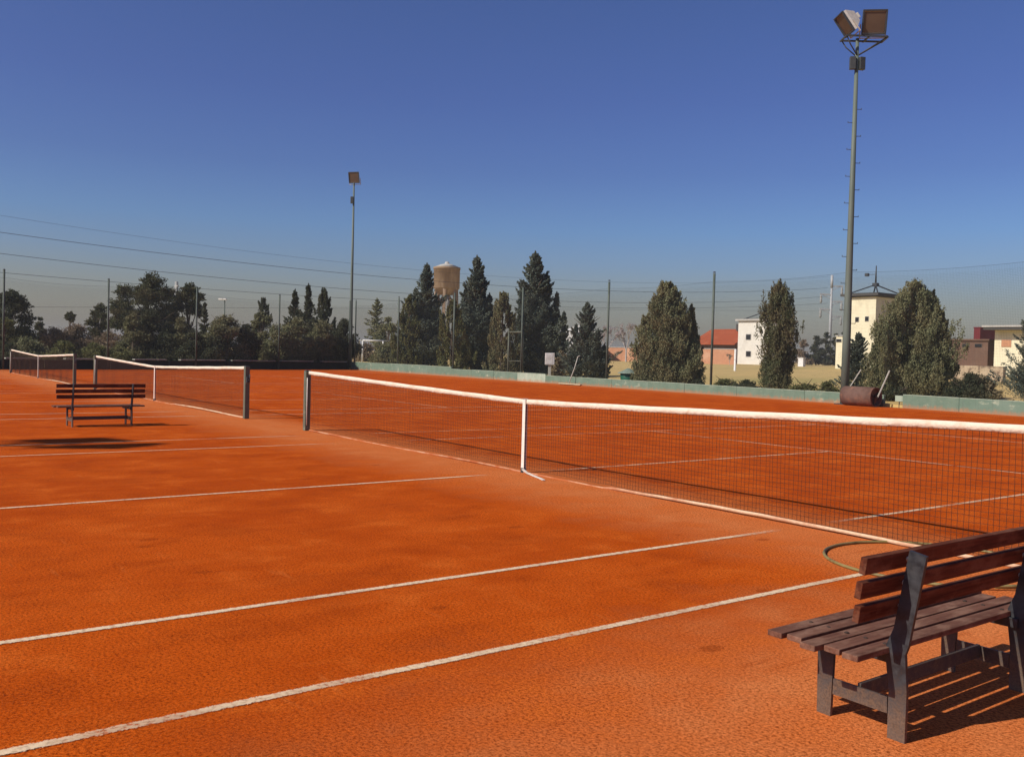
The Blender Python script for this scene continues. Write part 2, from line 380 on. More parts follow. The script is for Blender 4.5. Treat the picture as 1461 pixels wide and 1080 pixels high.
# ------------------------------------------------------------------ the setting
poly = [PW, PE, PSE, PSW]
cen = np.mean(poly, 0)
def ring(off):
    return [v+(v-cen)/np.linalg.norm(v-cen)*off for v in poly]
b = MB(); b.poly([(*v, 0) for v in [PW, PSW, PSE, PE]])
tag(b.build('clay_ground', M['clay']), kind='structure')
b = MB(); prev = None
for off, z in ((.12, -.3), (.121, .10), (30, .30), (60, .50), (110, .83), (400, .85), (1800, .9)):
    cur = [b.bm.verts.new((float(v[0]), float(v[1]), z)) for v in ring(off)]
    if prev:
        for k in range(4): b.bm.faces.new((prev[k], prev[(k+1) % 4], cur[(k+1) % 4], cur[k]))
    prev = cur
tag(b.build('grass_field', M['grass']), kind='structure')

def court_lines(xc, name):
    V, F, A = [], [], []
    hw = .036
    def strip(p, q, w=hw):
        p, q = np.array(p, float), np.array(q, float); d = (q-p)/np.linalg.norm(q-p); n = np.array([-d[1], d[0]])
        m = max(2, int(np.linalg.norm(q-p)/.5)); i0 = len(V)
        for k in range(m+1):
            c = p+(q-p)*k/m + n*rnd.uniform(-.003, .003)
            for s in (-1, 1): V.append((*(c+n*w*s), 0)); A.append(float(s))
        for k in range(m): a = i0+2*k; F.append((a, a+2, a+3, a+1))
    for x in (5.485, 4.115, -4.115, -5.485): strip((x, -11.885), (x, 11.885))
    strip((0, -6.4), (0, 6.4))
    for y in (-6.4, 6.4): strip((-4.07, y), (4.07, y))
    for y in (-11.885, 11.885): strip((-5.44, y), (5.44, y), .05)
    o = np_mesh(name, V, F, M['chalk'])
    at_ = o.data.attributes.new('across', 'FLOAT', 'POINT'); at_.data.foreach_set('value', np.array(A, np.float32))
    o.location = (xc, 0, .004)
    return tag(o, kind='structure')
XC = (0., -15.8, -31.6)
for x in XC: court_lines(x, 'court_lines')

# ------------------------------------------------------------------ tennis nets
def net_top(x): return .914+(.156)*(abs(x)/6.4)**1.12
def make_net():
    root = thing('tennis_net', 'long black tennis net with bright white headband nearest the foreground bench', 'tennis net', (0, 0, 0), 0, 'tennis nets across the clay courts')
    for s in (-1, 1):
        p = MB(); p.box((s*6.43, 0, .535), (.10, .10, 1.07), bev=.012)
        o = p.build('net_post', M['greenpost'], root)
        c = MB(); c.box((s*6.43, 0, 1.078), (.086, .086, .016), bev=.006); c.build('post_cap', M['darksteel'], o)
        if s < 0:
            c = MB(); c.tube([(s*6.365, -.03, .95), (s*6.36, -.03, .1)], .009, 6); c.build('lacing_rope', M['strap'], o)
        else:
            c = MB(); c.box((s*6.51, 0, .8), (.05, .07, .12), bev=.008); c.tube([(s*6.535, 0, .8), (s*6.60, 0, .8), (s*6.60, 0, .92)], .009, 6); c.build('winch', M['darksteel'], o)
    xs = np.linspace(-6.34, 6.34, 282); seg = []
    for x in xs:
        yb = .012*math.sin(x*2.1)+.01*math.sin(x*5.3)
        x += rnd.uniform(-.004, .004); xm = x+rnd.uniform(-.009, .009); zm = .5+rnd.uniform(-.1, .1)
        seg.append(((x, yb, .045), (xm, yb*.6, zm))); seg.append(((xm, yb*.6, zm), (x+rnd.uniform(-.006, .006), 0, net_top(x)-.04)))
    for k in range(21):
        t = k/20.5
        hx = np.linspace(-6.34, 6.34, 49)
        for a, c in zip(hx[:-1], hx[1:]):
            f = lambda x: (x, (1-t)*(.012*math.sin(x*2.1)+.01*math.sin(x*5.3)), .05+t*(net_top(x)-.09)+.005*math.sin(x*9.1+k*2.3)+.004*math.sin(x*23+k))
            seg.append((f(a), f(c)))
    V, F = cords(seg, .0020)
    np_mesh('netting', V, F, M['netcord'], root)
    def band(x0, x1, z0, z1, th, n, jit, y0=0.):
        b = MB(); rings = []
        r2 = random.Random(3)
        for k in range(n+1):
            x = x0+(x1-x0)*k/n; dz = r2.uniform(-jit, jit); dy = r2.uniform(-jit, jit)+y0
            za, zb = z0(x)+dz, z1(x)+dz*.6
            zm = (za+zb)/2
            rings.append([b.bm.verts.new(v) for v in ((x, dy-th, za), (x, dy-th*1.04, zm), (x, dy-th*.8, zb), (x, dy+th*.8, zb), (x, dy+th*1.04, zm), (x, dy+th, za))])
        for a, c in zip(rings[:-1], rings[1:]):
            for k in range(6): f = b.bm.faces.new((a[k], a[(k+1) % 6], c[(k+1) % 6], c[k])); f.smooth = True
        b.bm.faces.new(rings[0]); b.bm.faces.new(rings[-1][::-1])
        return b
    band(-6.37, 6.37, lambda x: net_top(x)-.060+.004*math.sin(x*7)*math.sin(x*2.3), lambda x: net_top(x)+.002+.002*math.sin(x*5.1), .0055, 170, .0007).build('headband', M['band'], root)
    band(-6.3, 6.34, lambda x: .012-.008*math.sin(x*1.3)+(.0 if x > 1.6 else -.014), lambda x: .040-.008*math.sin(x*1.3)+(.0 if x > 1.6 else -.020), .006, 70, .003, -.004).build('bottom_tape', M['tape'], root)
    b = MB(); b.box((0, -.016, .46), (.056, .006, .925)); b.box((0, .016, .46), (.056, .006, .925)); b.box((0, 0, .918), (.058, .038, .008))
    st = b.build('center_strap', M['strap'], root)
    b = MB(); b.box((0, 0, .03), (.05, .06, .06), bev=.008); b.build('ground_anchor', M['darksteel'], st)
    return root
net0 = make_net()
b = MB()
pts = [(.05, -.05, .05), (.17, -.07, .02), (.36, -.125, .014), (.58, -.195, .012), (.72, -.25, .011)]
for a, c in zip(pts[:-1], pts[1:]):
    d = np.array(c)-np.array(a); n = np.array([-d[1], d[0], 0]); n /= np.linalg.norm(n)
for k, (a, c) in enumerate(zip(pts[:-1], pts[1:])): b.bar(a, c, .034, .008)
b.build('strap_tail', M['strap'], net0)
for i, x in enumerate(XC[1:]):
    c = copy_tree(net0); c.location = (x, 0, 0)
    for ch in list(c.children):
        if ch.name.startswith('strap_tail'): bpy.data.objects.remove(ch)
    c['label'] = ('middle tennis net with white band and post near the distant bench', 'farthest tennis net small and grey in front of the black windscreen')[i]

# ------------------------------------------------------------------ benches (long axis = Y, backrest on +X)
def make_bench():
    root = thing('park_bench', 'large dark slatted bench cropped by the right edge of the foreground', 'bench', (7.06, -3.18, 0), 0, 'slatted benches beside the courts')
    def fr(yc):
        X0 = -7.06; t = .016
        f = MB()
        up = [(7.187, 0), (7.261, 0), (7.262, .20), (7.250, .345), (7.262, .38), (7.322, .745), (7.252, .757), (7.198, .44), (7.170, .37), (7.166, .335), (7.186, .19)]
        f.prism([(x+X0, z) for x, z in up], 'Y', yc-t/2, yc+t/2)
        f.bevel(.003, 1)
        return f, X0, t
    for i, yc in enumerate((-.5, .5)):
        f, X0, t = fr(yc)
        lg = f.build('back_leg', M['bmetal'], root)
        p = MB(); p.prism([(6.863+X0, 0), (6.928+X0, 0), (6.936+X0, .332), (6.857+X0, .332)], 'Y', yc-t/2, yc+t/2); p.bevel(.003, 1)
        p.build('front_leg', M['bmetal'], root)
        p = MB(); p.prism([(6.934+X0, .095), (7.182+X0, .095), (7.180+X0, .160), (6.935+X0, .160)], 'Y', yc-t/2+.002, yc+t/2-.002); p.bevel(.003, 1)
        p.build('side_rail', M['bmetal'], root)
        p = MB(); p.box((7.00+X0, yc+(.020 if yc < 0 else -.020), .312), (.44, .020, .045), bev=.003); p.build('seat_bearer', M['bmetal'], root)
    p = MB(); p.box((7.045+X0, 0, .140), (.016, .975, .062), bev=.003); p.build('stretcher', M['bmetal'], root)
    r2 = random.Random(5)
    for k in range(5):
        x = 6.80+X0+k*.087; dy = (.0, .012, -.022, .018, .006)[k]
        p = MB(); p.box((x, .005+dy, .3475+r2.uniform(-.002, .002)), (.070, 1.47, .024), Matrix.Rotation(r2.uniform(-.02, .02), 3, 'Y') @ Matrix.Rotation(r2.uniform(-.002, .002), 3, 'Z'), bev=.004); sl = p.build('seat_slat', M['slats'], root)
        for yy in (-.48, .48): p = MB(); p.lathe((x, yy, .358), [(.010, 0), (.010, .003), (.005, .006)], 10); p.build('bolt', M['rustdark'], sl)
    for k in range(3):
        z = (.527, .622, .717)[k]; x = (7.186, 7.200, 7.213)[k]+X0
        rot = Matrix.Rotation(.14, 3, 'Y')
        p = MB(); p.box((x, -.01+(.010, -.004, .0)[k], z), (.028, 1.50, .066), rot, bev=.004); sl = p.build('backrest_slat', M['slatb'], root)
        for yy in (-.478, .522): p = MB(); p.tube([(x+.010, yy, z), (x+.020, yy, z)], .010, 10); p.build('bolt', M['palebar'], sl)
    return root
bench = make_bench()
b2 = copy_tree(bench); b2.location = (-8.50, -3.02, 0); b2.rotation_euler = (0, 0, R(3))
b2['label'] = 'small distant bench standing alone on the clay before the middle net'

# ------------------------------------------------------------------ hose ring behind the near bench
hp = []
for k in range(72):
    a = 2*math.pi*k/64 - .55; rr = .735+.05*math.sin(a*2+1)+.04*math.sin(a*.7) + .0012*k
    hp.append((5.62+rr*math.cos(a)*.95, -.40+rr*math.sin(a)*1.02, .012+(.020 if k > 62 else 0)))
b = MB(); b.tube(hp, .0115, 8)
tag(b.build('garden_hose', M['hose']), 'olive green hose lying in a ring on the clay behind the near bench', 'hose')

# ------------------------------------------------------------------ boundary walls and fences
def along(a, b, t): return np.array(a)+(np.array(b)-np.array(a))*t
dirW = (PE-PW)/np.linalg.norm(PE-PW); nW = np.array([-dirW[1], dirW[0]])
def wall_pt(px):
    d = ray(px, 540)[:2]; t = ((PW-CAM[:2])@nW)/(d@nW); return CAM[:2]+d*t
def wx(px): return float((wall_pt(px)-PW)@dirW)
root = thing('low_wall', 'long low faded green wall edging the right side of the courts', 'wall', (PW[0], PW[1], 0), math.atan2(dirW[1], dirW[0]))
s_gap0, s_gap1 = wx(1262), wx(1289)
brk = [0.0]
while brk[-1] < 92:
    brk.append(brk[-1]+rnd.uniform(2.2, 3.6))
brk = [v for v in brk if not (s_gap0-1.2 < v < s_gap1+1.2) and v < 92]+[s_gap0, s_gap1, 93.2]; brk.sort()
for a, c in zip(brk[:-1], brk[1:]):
    if abs(a-s_gap0) < 1e-6: continue
    h = (.56 if a < 14 else .45 if a < 24 else .375 if a < wx(1262) else .44)+rnd.uniform(-.012, .012)
    p = MB(); p.box(((a+c)/2, .05+rnd.uniform(-.008, .008), h/2-.02), (c-a-.008, .10, h+.04), bev=.008)
    o = p.build('wall_panel', M['coping' if wx(752) < (a+c)/2 < wx(800) else 'wall' if rnd.random() < .7 else 'wall2'], root)
    p = MB(); p.box(((a+c)/2, .05, h+.012), (c-a-.02, .115, .02), bev=.006); p.build('coping', M['coping'], o)
# pale weathered panel lying in the gap behind the roller
q = wall_pt(1281)
p = MB(); p.box((0, 0, .31), (.30, .03, .20), bev=.006); o = p.build('board', M['coping']); o.location = (q[0]+.05, q[1]+.06, 0)
p = MB(); p.box((0, 0, .10), (.026, .024, .21), bev=.003); lg = p.build('stake', M['darksteel'], o)
tag(o, 'small pale green board set in the wall gap beside the roller', 'board')

def tall_fence(name, a, b, posts, H, Hn, label, step=.05, zoff=.0, n_off=.14):
    a, b = np.array(a), np.array(b); d = (b-a)/np.linalg.norm(b-a); L = np.linalg.norm(b-a)
    root = thing(name, label, 'fence', (a[0], a[1], 0), math.atan2(d[1], d[0]))
    for s in posts:
        p = MB(); p.tube([(s, n_off, 0), (s, n_off, H+rnd.uniform(-.05, .05))], .052, 10)
        o = p.build('fence_post', M['fencepost'], root)
        c = MB(); c.lathe((s, n_off, H+.03), [(.058, 0), (.058, .03), (.02, .05)], 10); c.build('post_cap', M['darksteel'], o)
    seg = []
    P = sorted(posts)
    def sag(s):
        for u, v in zip(P[:-1], P[1:]):
            if u <= s <= v: t = (s-u)/(v-u); return -.10*4*t*(1-t)
        return 0
    xs = np.arange(P[0], P[-1], step)
    for s in xs: seg.append(((s, n_off, .42), (s, n_off, Hn+sag(s))))
    for z in np.arange(.45, Hn-.12, step):
        f = (z-.45)/(Hn-.45); ss = np.linspace(P[0], P[-1], 40)
        for u, v in zip(ss[:-1], ss[1:]): seg.append(((u, n_off, z+f*sag(u)), (v, n_off, z+f*sag(v))))
    V, F = cords(seg, .0029*step/.10); np_mesh('fence_netting', V, F, M['fencecord'], root)
    t = MB(); ss = np.linspace(P[0], P[-1], 120)
    t.tube([(u, n_off, Hn+sag(u)+.006) for u in ss], .0035, 5); t.build('top_cable', M['cable'], root)
    return root
posts = [.4]+[wx(v) for v in (564, 643, 740, 862, 1011)]+[wx(1011)+6.9*k for k in (1, 2, 3, 4, 5, 6, 7)]
posts[6] = wx(1204)
tall_fence('net_fence', PW, PE, posts, 5.05, 4.72, 'tall fence of slim posts and thin netting above the green wall')
dB = (PSW-PW)/np.linalg.norm(PSW-PW)
def back_pt(px):
    d = ray(px, 540)[:2]; n = np.array([-dB[1], dB[0]]); t = ((PW-CAM[:2])@n)/(d@n); return float((CAM[:2]+d*t-PW)@dB)
bp = sorted([back_pt(v) for v in (393, 275, 149, 0)])
bp = [.5]+bp+[bp[-1]+6*k for k in (1, 2, 3, 4)]
tall_fence('net_fence', PSW, PW, [np.linalg.norm(PSW-PW)-v for v in bp], 4.95, 4.6, 'tall netting fence behind the far courts in front of the left trees', n_off=-.25)
root = thing('windscreen', 'low black windscreen along the back of the far courts', 'windscreen', (PW[0], PW[1], 0), math.atan2(dB[1], dB[0]))
s = .25; Lb = np.linalg.norm(PSW-PW)
while s < Lb-3:
    e = s+rnd.uniform(3.2, 4.4); p = MB(); p.box(((s+e)/2, 0, .24), (e-s-.03, .05, .54+rnd.uniform(-.02, .02)), bev=.006)
    p.build('screen_panel', M['blackwall'], root)
    if rnd.random() < .85:
        l0 = s+rnd.uniform(0, .6); l1 = e-rnd.uniform(0, 1.4)
        q = MB(); q.box(((l0+l1)/2, .10, .57), (l1-l0, .24, .065), bev=.008); q.build('ledge', M['paleled'], root)
    s = e
sA, sB = back_pt(494), back_pt(464)
p = MB(); p.bar((sA, -.07, .54), (sB, -.07, .54), .05); p.bar((sA, -.07, 0), (sA, -.07, .54), .04); p.bar((sB, -.07, 0), (sB, -.07, .54), .04)
fr_ = p.build('hurdle', M['white']); fr_.location = (PW[0], PW[1], 0); fr_.rotation_euler = (0, 0, math.atan2(dB[1], dB[0]))
# small local basis flip: the court lies on the +normal side
tag(fr_, 'low white frame against the black windscreen near its corner', 'frame')

# ------------------------------------------------------------------ floodlight masts
def lamp(root, c, yaw, tilt, s=.84, back=True):
    """square floodlight: face normal = +Y rotated by tilt (about X) then yaw"""
    Mx = (Matrix.Rotation(yaw, 4, 'Z') @ Matrix.Rotation(tilt, 4, 'X'))
    h = s/2
    def xf(o): o.data.transform(Matrix.Translation(Vector([float(v) for v in c])) @ Mx)
    b = MB()
    f = [(-h, -h), (h, -h), (h, h), (-h, h)]; k = [(-h*.55, -h*.5), (h*.55, -h*.5), (h*.55, h*.5), (-h*.55, h*.5)]
    r0 = [b.bm.verts.new((x, 0, z)) for x, z in f]; r1 = [b.bm.verts.new((x, -.10, z)) for x, z in f]; r2 = [b.bm.verts.new((x, -.42, z)) for x, z in k]
    for p_, q_ in ((r0, r1), (r1, r2)):
        for i in range(4): b.bm.faces.new((p_[i], p_[(i+1) % 4], q_[(i+1) % 4], q_[i]))
    b.bm.faces.new(r2); b.bm.faces.new(r0[::-1])
    b.box((0, -.48, 0), (.22, .16, .2), bev=.02)
    o = b.build('floodlight', M['lampshell'], root); xf(o)
    b = MB(); b.box((0, .012, 0), (s*.90, .02, s*.88), bev=.006); g = b.build('lamp_glass', M['lampglass'], o); xf(g)
    b = MB()
    for x, z, dx, dz in ((0, h, s+.04, .05), (0, -h, s+.04, .05), (h, 0, .05, s-.06), (-h, 0, .05, s-.06)): b.box((x, .03, z), (dx, .07, dz), bev=.006)
    g = b.build('lamp_frame', M['darksteel'], o); xf(g)
    b = MB()
    for x in (-h-.04, h+.04): b.bar((x, -.12, -.05), (x, -.12, -h-.12), .035)
    b.bar((-h-.06, -.12, -h-.12), (h+.06, -.12, -h-.12), .035)
    g = b.build('bracket', M['palebar'], o); xf(g)
    return o
def mast(label, x, y, H, lamps, r0=.15, r1=.058, boxes=2, bar=None, ladder=True, vd=None):
    root = thing('floodlight_mast', label, 'floodlight', (x, y, 0), 0, 'floodlight masts around the courts')
    p = MB(); p.tube([(0, 0, 0), (0, 0, 2.5), (0, 0, H*.5), (0, 0, H)], [r0, r0*.93, (r0+r1)/2, r1], 14); pole = p.build('pole', M['mast'], root)
    p = MB(); p.box((0, 0, .015), (.5, .5, .03), bev=.006); p.build('base_plate', M['darksteel'], pole)
    if ladder:
        k = 0; z = 2.4
        while z < H-2.2:
            rr = r0+(r1-r0)*z/H; sgn = 1 if k % 2 else -1
            q = MB(); q.tube([(0, 0, z), (RT[0]*sgn*(rr+.15), RT[1]*sgn*(rr+.15), z)], .011, 6); q.tube([(RT[0]*sgn*(rr+.15), RT[1]*sgn*(rr+.15), z-.01), (RT[0]*sgn*(rr+.15), RT[1]*sgn*(rr+.15), z+.045)], .012, 6)
            q.build('step_peg', M['darksteel'], pole); z += .47; k += 1
    return root
x1, y1 = wall_pt(1213)-nW*.28
D1 = (np.array([x1, y1, 0])-CAM)@FW
H1 = zat(1221, 60, D1)
m1 = mast('tallest floodlight mast with two big lamps at the right of the courts', x1, y1, H1, 2)
r3 = np.array([RT[0], RT[1], 0]); r3 /= np.linalg.norm(r3); f3 = np.array([FW[0], FW[1], 0]); f3 /= np.linalg.norm(f3)
yawR = math.atan2(r3[1], r3[0])
def loc(u, v, z): return r3*u+f3*v+np.array([0, 0, z])              # u right, v away from the lens
pxm = D1/FOC
def mast_head(root, H, s, full):
    b = MB()
    A, Bq = loc(-.62*s, .0, H), loc(.95*s, .0, H)
    for v in (-.28, .28): b.bar(loc(-.5*s, v, H), loc(.95*s, v, H), .055)
    for u in (-.5, .3, .95): b.bar(loc(u*s, -.3, H-.02), loc(u*s, .3, H-.02), .05)
    for u, v in ((-.45, -.26), (-.45, .26), (.92, -.26), (.92, .26)):
        pts = [loc(u*s, v, H-.03), loc(u*s*.72, v*.8, H-.26), loc(.02*s*np.sign(u), v*.2, H-.60)] if u < 0 else [loc(u*s, v, H-.03), loc(.05, v*.2, H-.58)]
        b.tube(pts, .022, 6)
    b.build('head_frame', M['darksteel'], root)
    for u, v, r_ in ((-.16, -.05, -.15), (.17, -.02, .25)):
        b = MB(); b.box((0, 0, 0), (.20, .16, .44), bev=.015)
        o = b.build('ballast_box', M['boxgrey'], root); o.location = loc(u, v, H-.88); o.rotation_euler = (0, 0, yawR+r_)
mast_head(m1, H1, 1, True)
yawC = math.atan2(-f3[0], f3[1])   # rotates +Y to f3
lamp(m1, loc(.55, -.05, H1+.56), yawC+math.pi-.12, -.22, .79)
lamp(m1, loc(-.46, .0, H1+.48), yawC+math.pi/2+.02, -.62, .75)
x2, y2 = PW[0]-.35, PW[1]+.35
D2 = (np.array([x2, y2, 0])-CAM)@FW
x2, y2 = at(499.5, 515, D2)[:2]; H2 = zat(505, 267, D2)
m2 = mast('thin distant floodlight mast with one dark lamp at the far corner', x2, y2, H2, 1, .14, .06, ladder=False)
b = MB(); b.bar(loc(0, 0, H2), loc(0, 0, H2+.25), .09); b.build('head_stub', M['mast'], m2)
lamp(m2, loc(0, -.05, H2+.62), yawC+math.pi-.25, -.25, .78)
b = MB(); b.box((0, 0, 0), (.22, .18, .5), bev=.015); o = b.build('ballast_box', M['boxgrey'], m2); o.location = loc(-.10, -.1, H2-1.05); o.rotation_euler = (0, 0, yawR)
# the mast across the courts whose lamps throw the dark patch beside the far bench
H3 = 12.6; x3, y3 = -5.45-H3*.19-.12, -3.92-(H3+.5)*1.25
m3 = mast('floodlight mast out of the picture whose lamps shade the clay', x3, y3, H3, 2)
mast_head(m3, H3, .5, True)
lamp(m3, loc(.26, -.25, H3+.56), yawC+.5, -.25, .8); lamp(m3, loc(-.26, .3, H3+.50), yawC-.5, -.35, .8)

# ------------------------------------------------------------------ roller, drag brush, meter box, gate frame, bin
rp = (at(1214, 572, 31.)+at(1276, 574, 30.))/2
qa = wall_pt(1214); qb = wall_pt(1277)
ra = np.array([*(qa-nW*.62), 0]); rb = np.array([*(qb-nW*.62), 0]); ax = (rb-ra)/np.linalg.norm(rb-ra)
root = thing('court_roller', 'rusty steel court roller parked against the green wall', 'roller', (ra+rb)/2, math.atan2(ax[1], ax[0]))
Lr = 1.22; rad = .335
b = MB(); n = 40
def rg(x, r): return [b.bm.verts.new((x, r*math.cos(2*math.pi*k/n), rad+r*math.sin(2*math.pi*k/n))) for k in range(n)]
R_ = [rg(-Lr/2+.12, rad-.05), rg(-Lr/2, rad-.04), rg(-Lr/2, rad), rg(Lr/2, rad), rg(Lr/2, rad-.04), rg(Lr/2-.12, rad-.05)]
for p_, q_ in zip(R_[:-1], R_[1:]):
    for k in range(n): f = b.bm.faces.new((p_[k], p_[(k+1) % n], q_[(k+1) % n], q_[k])); f.smooth = abs(p_[0].co.x-q_[0].co.x) > .5
b.bm.faces.new(R_[0]); b.bm.faces.new(R_[-1])
b.build('drum', M['rust'], root)
b = MB(); b.tube([(-Lr/2-.07, 0, rad), (Lr/2+.07, 0, rad)], .03, 10)
for s in (-1, 1):
    for a in range(3):
        b.bar((s*(Lr/2-.10), 0, rad), (s*(Lr/2-.10), .27*math.cos(a*2.09+.5), rad+.27*math.sin(a*2.09+.5)), .045)
b.build('axle', M['rustdark'], root)
b = MB()
for s in (-1, 1): b.bar((s*(Lr/2+.05), 0, rad), (s*(Lr/2+.05)*.85+.30, .32, rad+.92), .045, .03)
b.build('handle', M['palebar'], root)

q = wall_pt(822)-nW*.40; D = (np.array([*q, 0])-CAM)@FW
root = thing('drag_brush', 'wooden drag brush leaning on the green wall below the small conifer', 'brush', (q[0], q[1], 0), math.atan2(dirW[1], dirW[0]))
b = MB(); b.box((.05, 0, .055), (1.75, .14, .045), bev=.006); bd = b.build('brush_head', M['wood'], root)
b = MB()
for k in range(60): b.bar((-.80+k*.029, rnd.uniform(-.05, .05), .034), (-.80+k*.029+rnd.uniform(-.01, .01), rnd.uniform(-.05, .05), .0), .016)
b.build('bristles', M['rustdark'], bd)
b = MB(); b.tube([(-.1, .02, .07), (-.02, .30, .85), (.06, .42, 1.40)], .022, 8); b.tube([(.02, .42, 1.40), (.22, .42, 1.47)], .02, 8); b.build('handle', M['palebar'], root)

q = wall_pt(764)+nW*.9; D = (np.array([*q, 0])-CAM)@FW; gz = ground_z(*q); zt, zb = zat(764, 503, D), zat(764, 520, D)
root = thing('meter_box', 'white box on a thin post behind the green wall before the dark shed', 'box', (q[0], q[1], gz), yawR)
b = MB(); b.box((0, 0, (zt+zb)/2-gz), (.50, .24, zt-zb), bev=.02); bx = b.build('cabinet', M['white'], root)
b = MB(); b.box((-.03, -.125, (zt+zb)/2-gz), (.36, .012, (zt-zb)*.8), bev=.004); b.build('door', M['white'], bx)
b = MB(); b.bar((0, .02, 0), (0, .02, zb-gz), .14); b.build('post', M['palebar'], root)

q0 = wall_pt(719)+nW*.25; q1 = wall_pt(739)+nW*.25; D = (np.array([*q0, 0])-CAM)@FW; gz = .1; zt = zat(719, 473, D)
root = thing('gate_frame', 'narrow green gate frame standing in the fence beside a post', 'gate', (q0[0], q0[1], 0), math.atan2(dirW[1], dirW[0]))
wd = np.linalg.norm(q1-q0)
for xx in (0, wd): b = MB(); b.tube([(xx, 0, 0), (xx, 0, zt)], .05, 10); b.build('upright', M['greenpost'], root)
b = MB(); b.tube([(0, 0, zt-.03), (wd, 0, zt-.03)], .05, 10); b.build('crossbar', M['greenpost'], root)
b = MB(); b.tube([(0, 0, zt*.40), (wd, 0, zt*.40)], .025, 8); b.build('mid_rail', M['greenpost'], root)

q = wall_pt(879)+nW*.75; D = (np.array([*q, 0])-CAM)@FW; gz = ground_z(*q); zt = zat(879, 525, D)
root = thing('litter_bin', 'dark green bin with a pointed grey green lid behind the wall', 'bin', (q[0], q[1], gz), .3)
hh = zt-gz; b = MB(); b.lathe((0, 0, 0), [(.30, 0), (.36, .05), (.40, hh*.68), (.38, hh*.7)], 8); b.build('bin_body', M['bingreen'], root)
b = MB(); b.lathe((0, 0, hh*.70), [(.54, 0), (.52, .03), (.24, hh*.18), (.06, hh*.30)], 8); b.build('lid', M['bincap'], root)

# ------------------------------------------------------------------ foliage
RG = np.random.default_rng(11)
def unit(v): return v/np.maximum(np.linalg.norm(v, axis=-1, keepdims=True), 1e-9)
def rand_dir(n): return unit(RG.normal(size=(n, 3)))
def leaf_verts(P, Dr, L, W):
    n = len(P); Dr = unit(Dr); s = unit(np.cross(Dr, rand_dir(n)))
    L = np.broadcast_to(L, (n,))[:, None]; W = np.broadcast_to(W, (n,))[:, None]
    V = np.stack([P-Dr*L*.5, P+s*W*.5-Dr*L*.05, P+Dr*L*.5, P-s*W*.5-Dr*L*.05], 1).reshape(-1, 3)
    F = np.arange(n*4).reshape(-1, 4)
    return V, F
def crown_upright(h, r, prof, n, z0=.02, tilt=.22, plume=.16, spread=.34, kw_div=120):
    """cypress-like crown of upward plumes"""
    npl = max(110, n//kw_div); k = n//npl
    t = RG.random(npl)**1.2; a = RG.random(npl)*2*math.pi
    lump = .97+.15*np.sin(a*3+t*9+RG.random()*6)+.11*np.sin(a*5-t*17+RG.random()*6)+.08*np.sin(a*2+t*23)
    rr = np.array([prof(x) for x in t])*r*lump*np.sqrt(RG.uniform(.12, 1., npl))*np.where(RG.random(npl) < .10, 1.14, 1.)
    base = np.stack([np.cos(a)*rr, np.sin(a)*rr, (z0+(.95-z0)*t)*h], 1)
    out = np.stack([np.cos(a), np.sin(a), np.zeros(npl)], 1)
    d = unit(out*tilt*RG.uniform(.3, 1.5, (npl, 1))+np.array([0, 0, 1.])+rand_dir(npl)*.16)
    L = h*plume*RG.uniform(.5, 1.15, npl)*(1-.35*t)
    L = np.minimum(L, np.maximum(.04*h, (h*(1.02-.12*RG.random(npl)**1.5)-base[:, 2])/.66))
    u = RG.random((npl, k))
    wd = (1-u)**.6*spread*L[:, None]*.58+.022*r
    jit = RG.normal(size=(npl, k, 3))*wd[..., None]*.55
    P = base[:, None]+d[:, None]*(u*L[:, None]-.35*L[:, None])[..., None]+jit
    Dr = d[:, None]+RG.normal(size=(npl, k, 3))*.38
    P = P.reshape(-1, 3); Dr = Dr.reshape(-1, 3)
    keep = (P[:, 2] > 0) & (P[:, 2] < h*1.01)
    return P[keep], Dr[keep]
def crown_spruce(h, r, prof, n, rise=.55, z0=.03, dens=1.):
    """conifer: rising branches with feathery tips, pointed leader"""
    nb = max(120, int(n/210*dens)); k = n//nb
    t = RG.random(nb)**.92; a = RG.random(nb)*2*math.pi
    lump = 1+.26*np.sin(a*2+t*7+RG.random()*6)+.16*np.sin(a*3-t*19+RG.random()*6)
    L = np.array([prof(x) for x in t])*r*lump*RG.uniform(.45, 1.30, nb)+.015*h
    z = (z0+(1-z0)*t)*h*.97
    rise_ = rise*RG.uniform(.5, 1.5, nb)+t*.55
    d = unit(np.stack([np.cos(a), np.sin(a), rise_], 1))
    u = RG.random((nb, k))**.62
    side = unit(np.cross(d, np.array([0, 0, 1.])))
    wdt = (L*.20)[:, None]*(1.05-u)+.007*h
    P = np.zeros((nb, 3)); P[:, 2] = z-L*.35*rise_*.6
    Pn = P[:, None]+d[:, None]*(u*L[:, None])[..., None]
    Pn = Pn+side[:, None]*(RG.normal(size=(nb, k))*wdt)[..., None]
    Pn[..., 2] += RG.normal(size=(nb, k))*wdt*.45+u**2*L[:, None]*.12
    Dr = d[:, None]+side[:, None]*RG.normal(size=(nb, k, 1))*.7+RG.normal(size=(nb, k, 3))*.3
    m = max(30, n//90)                                      # leader
    tt = RG.random(m); lead = np.stack([RG.normal(size=m)*.012*h*(1.1-tt), RG.normal(size=m)*.012*h*(1.1-tt), h*(.86+.14*tt)], 1)
    P = np.concatenate([Pn.reshape(-1, 3), lead]); Dr = np.concatenate([Dr.reshape(-1, 3), np.tile([[0, 0, 1.]], (m, 1))+RG.normal(size=(m, 3))*.5])
    keep = P[:, 2] > 0
    return P[keep], Dr[keep]
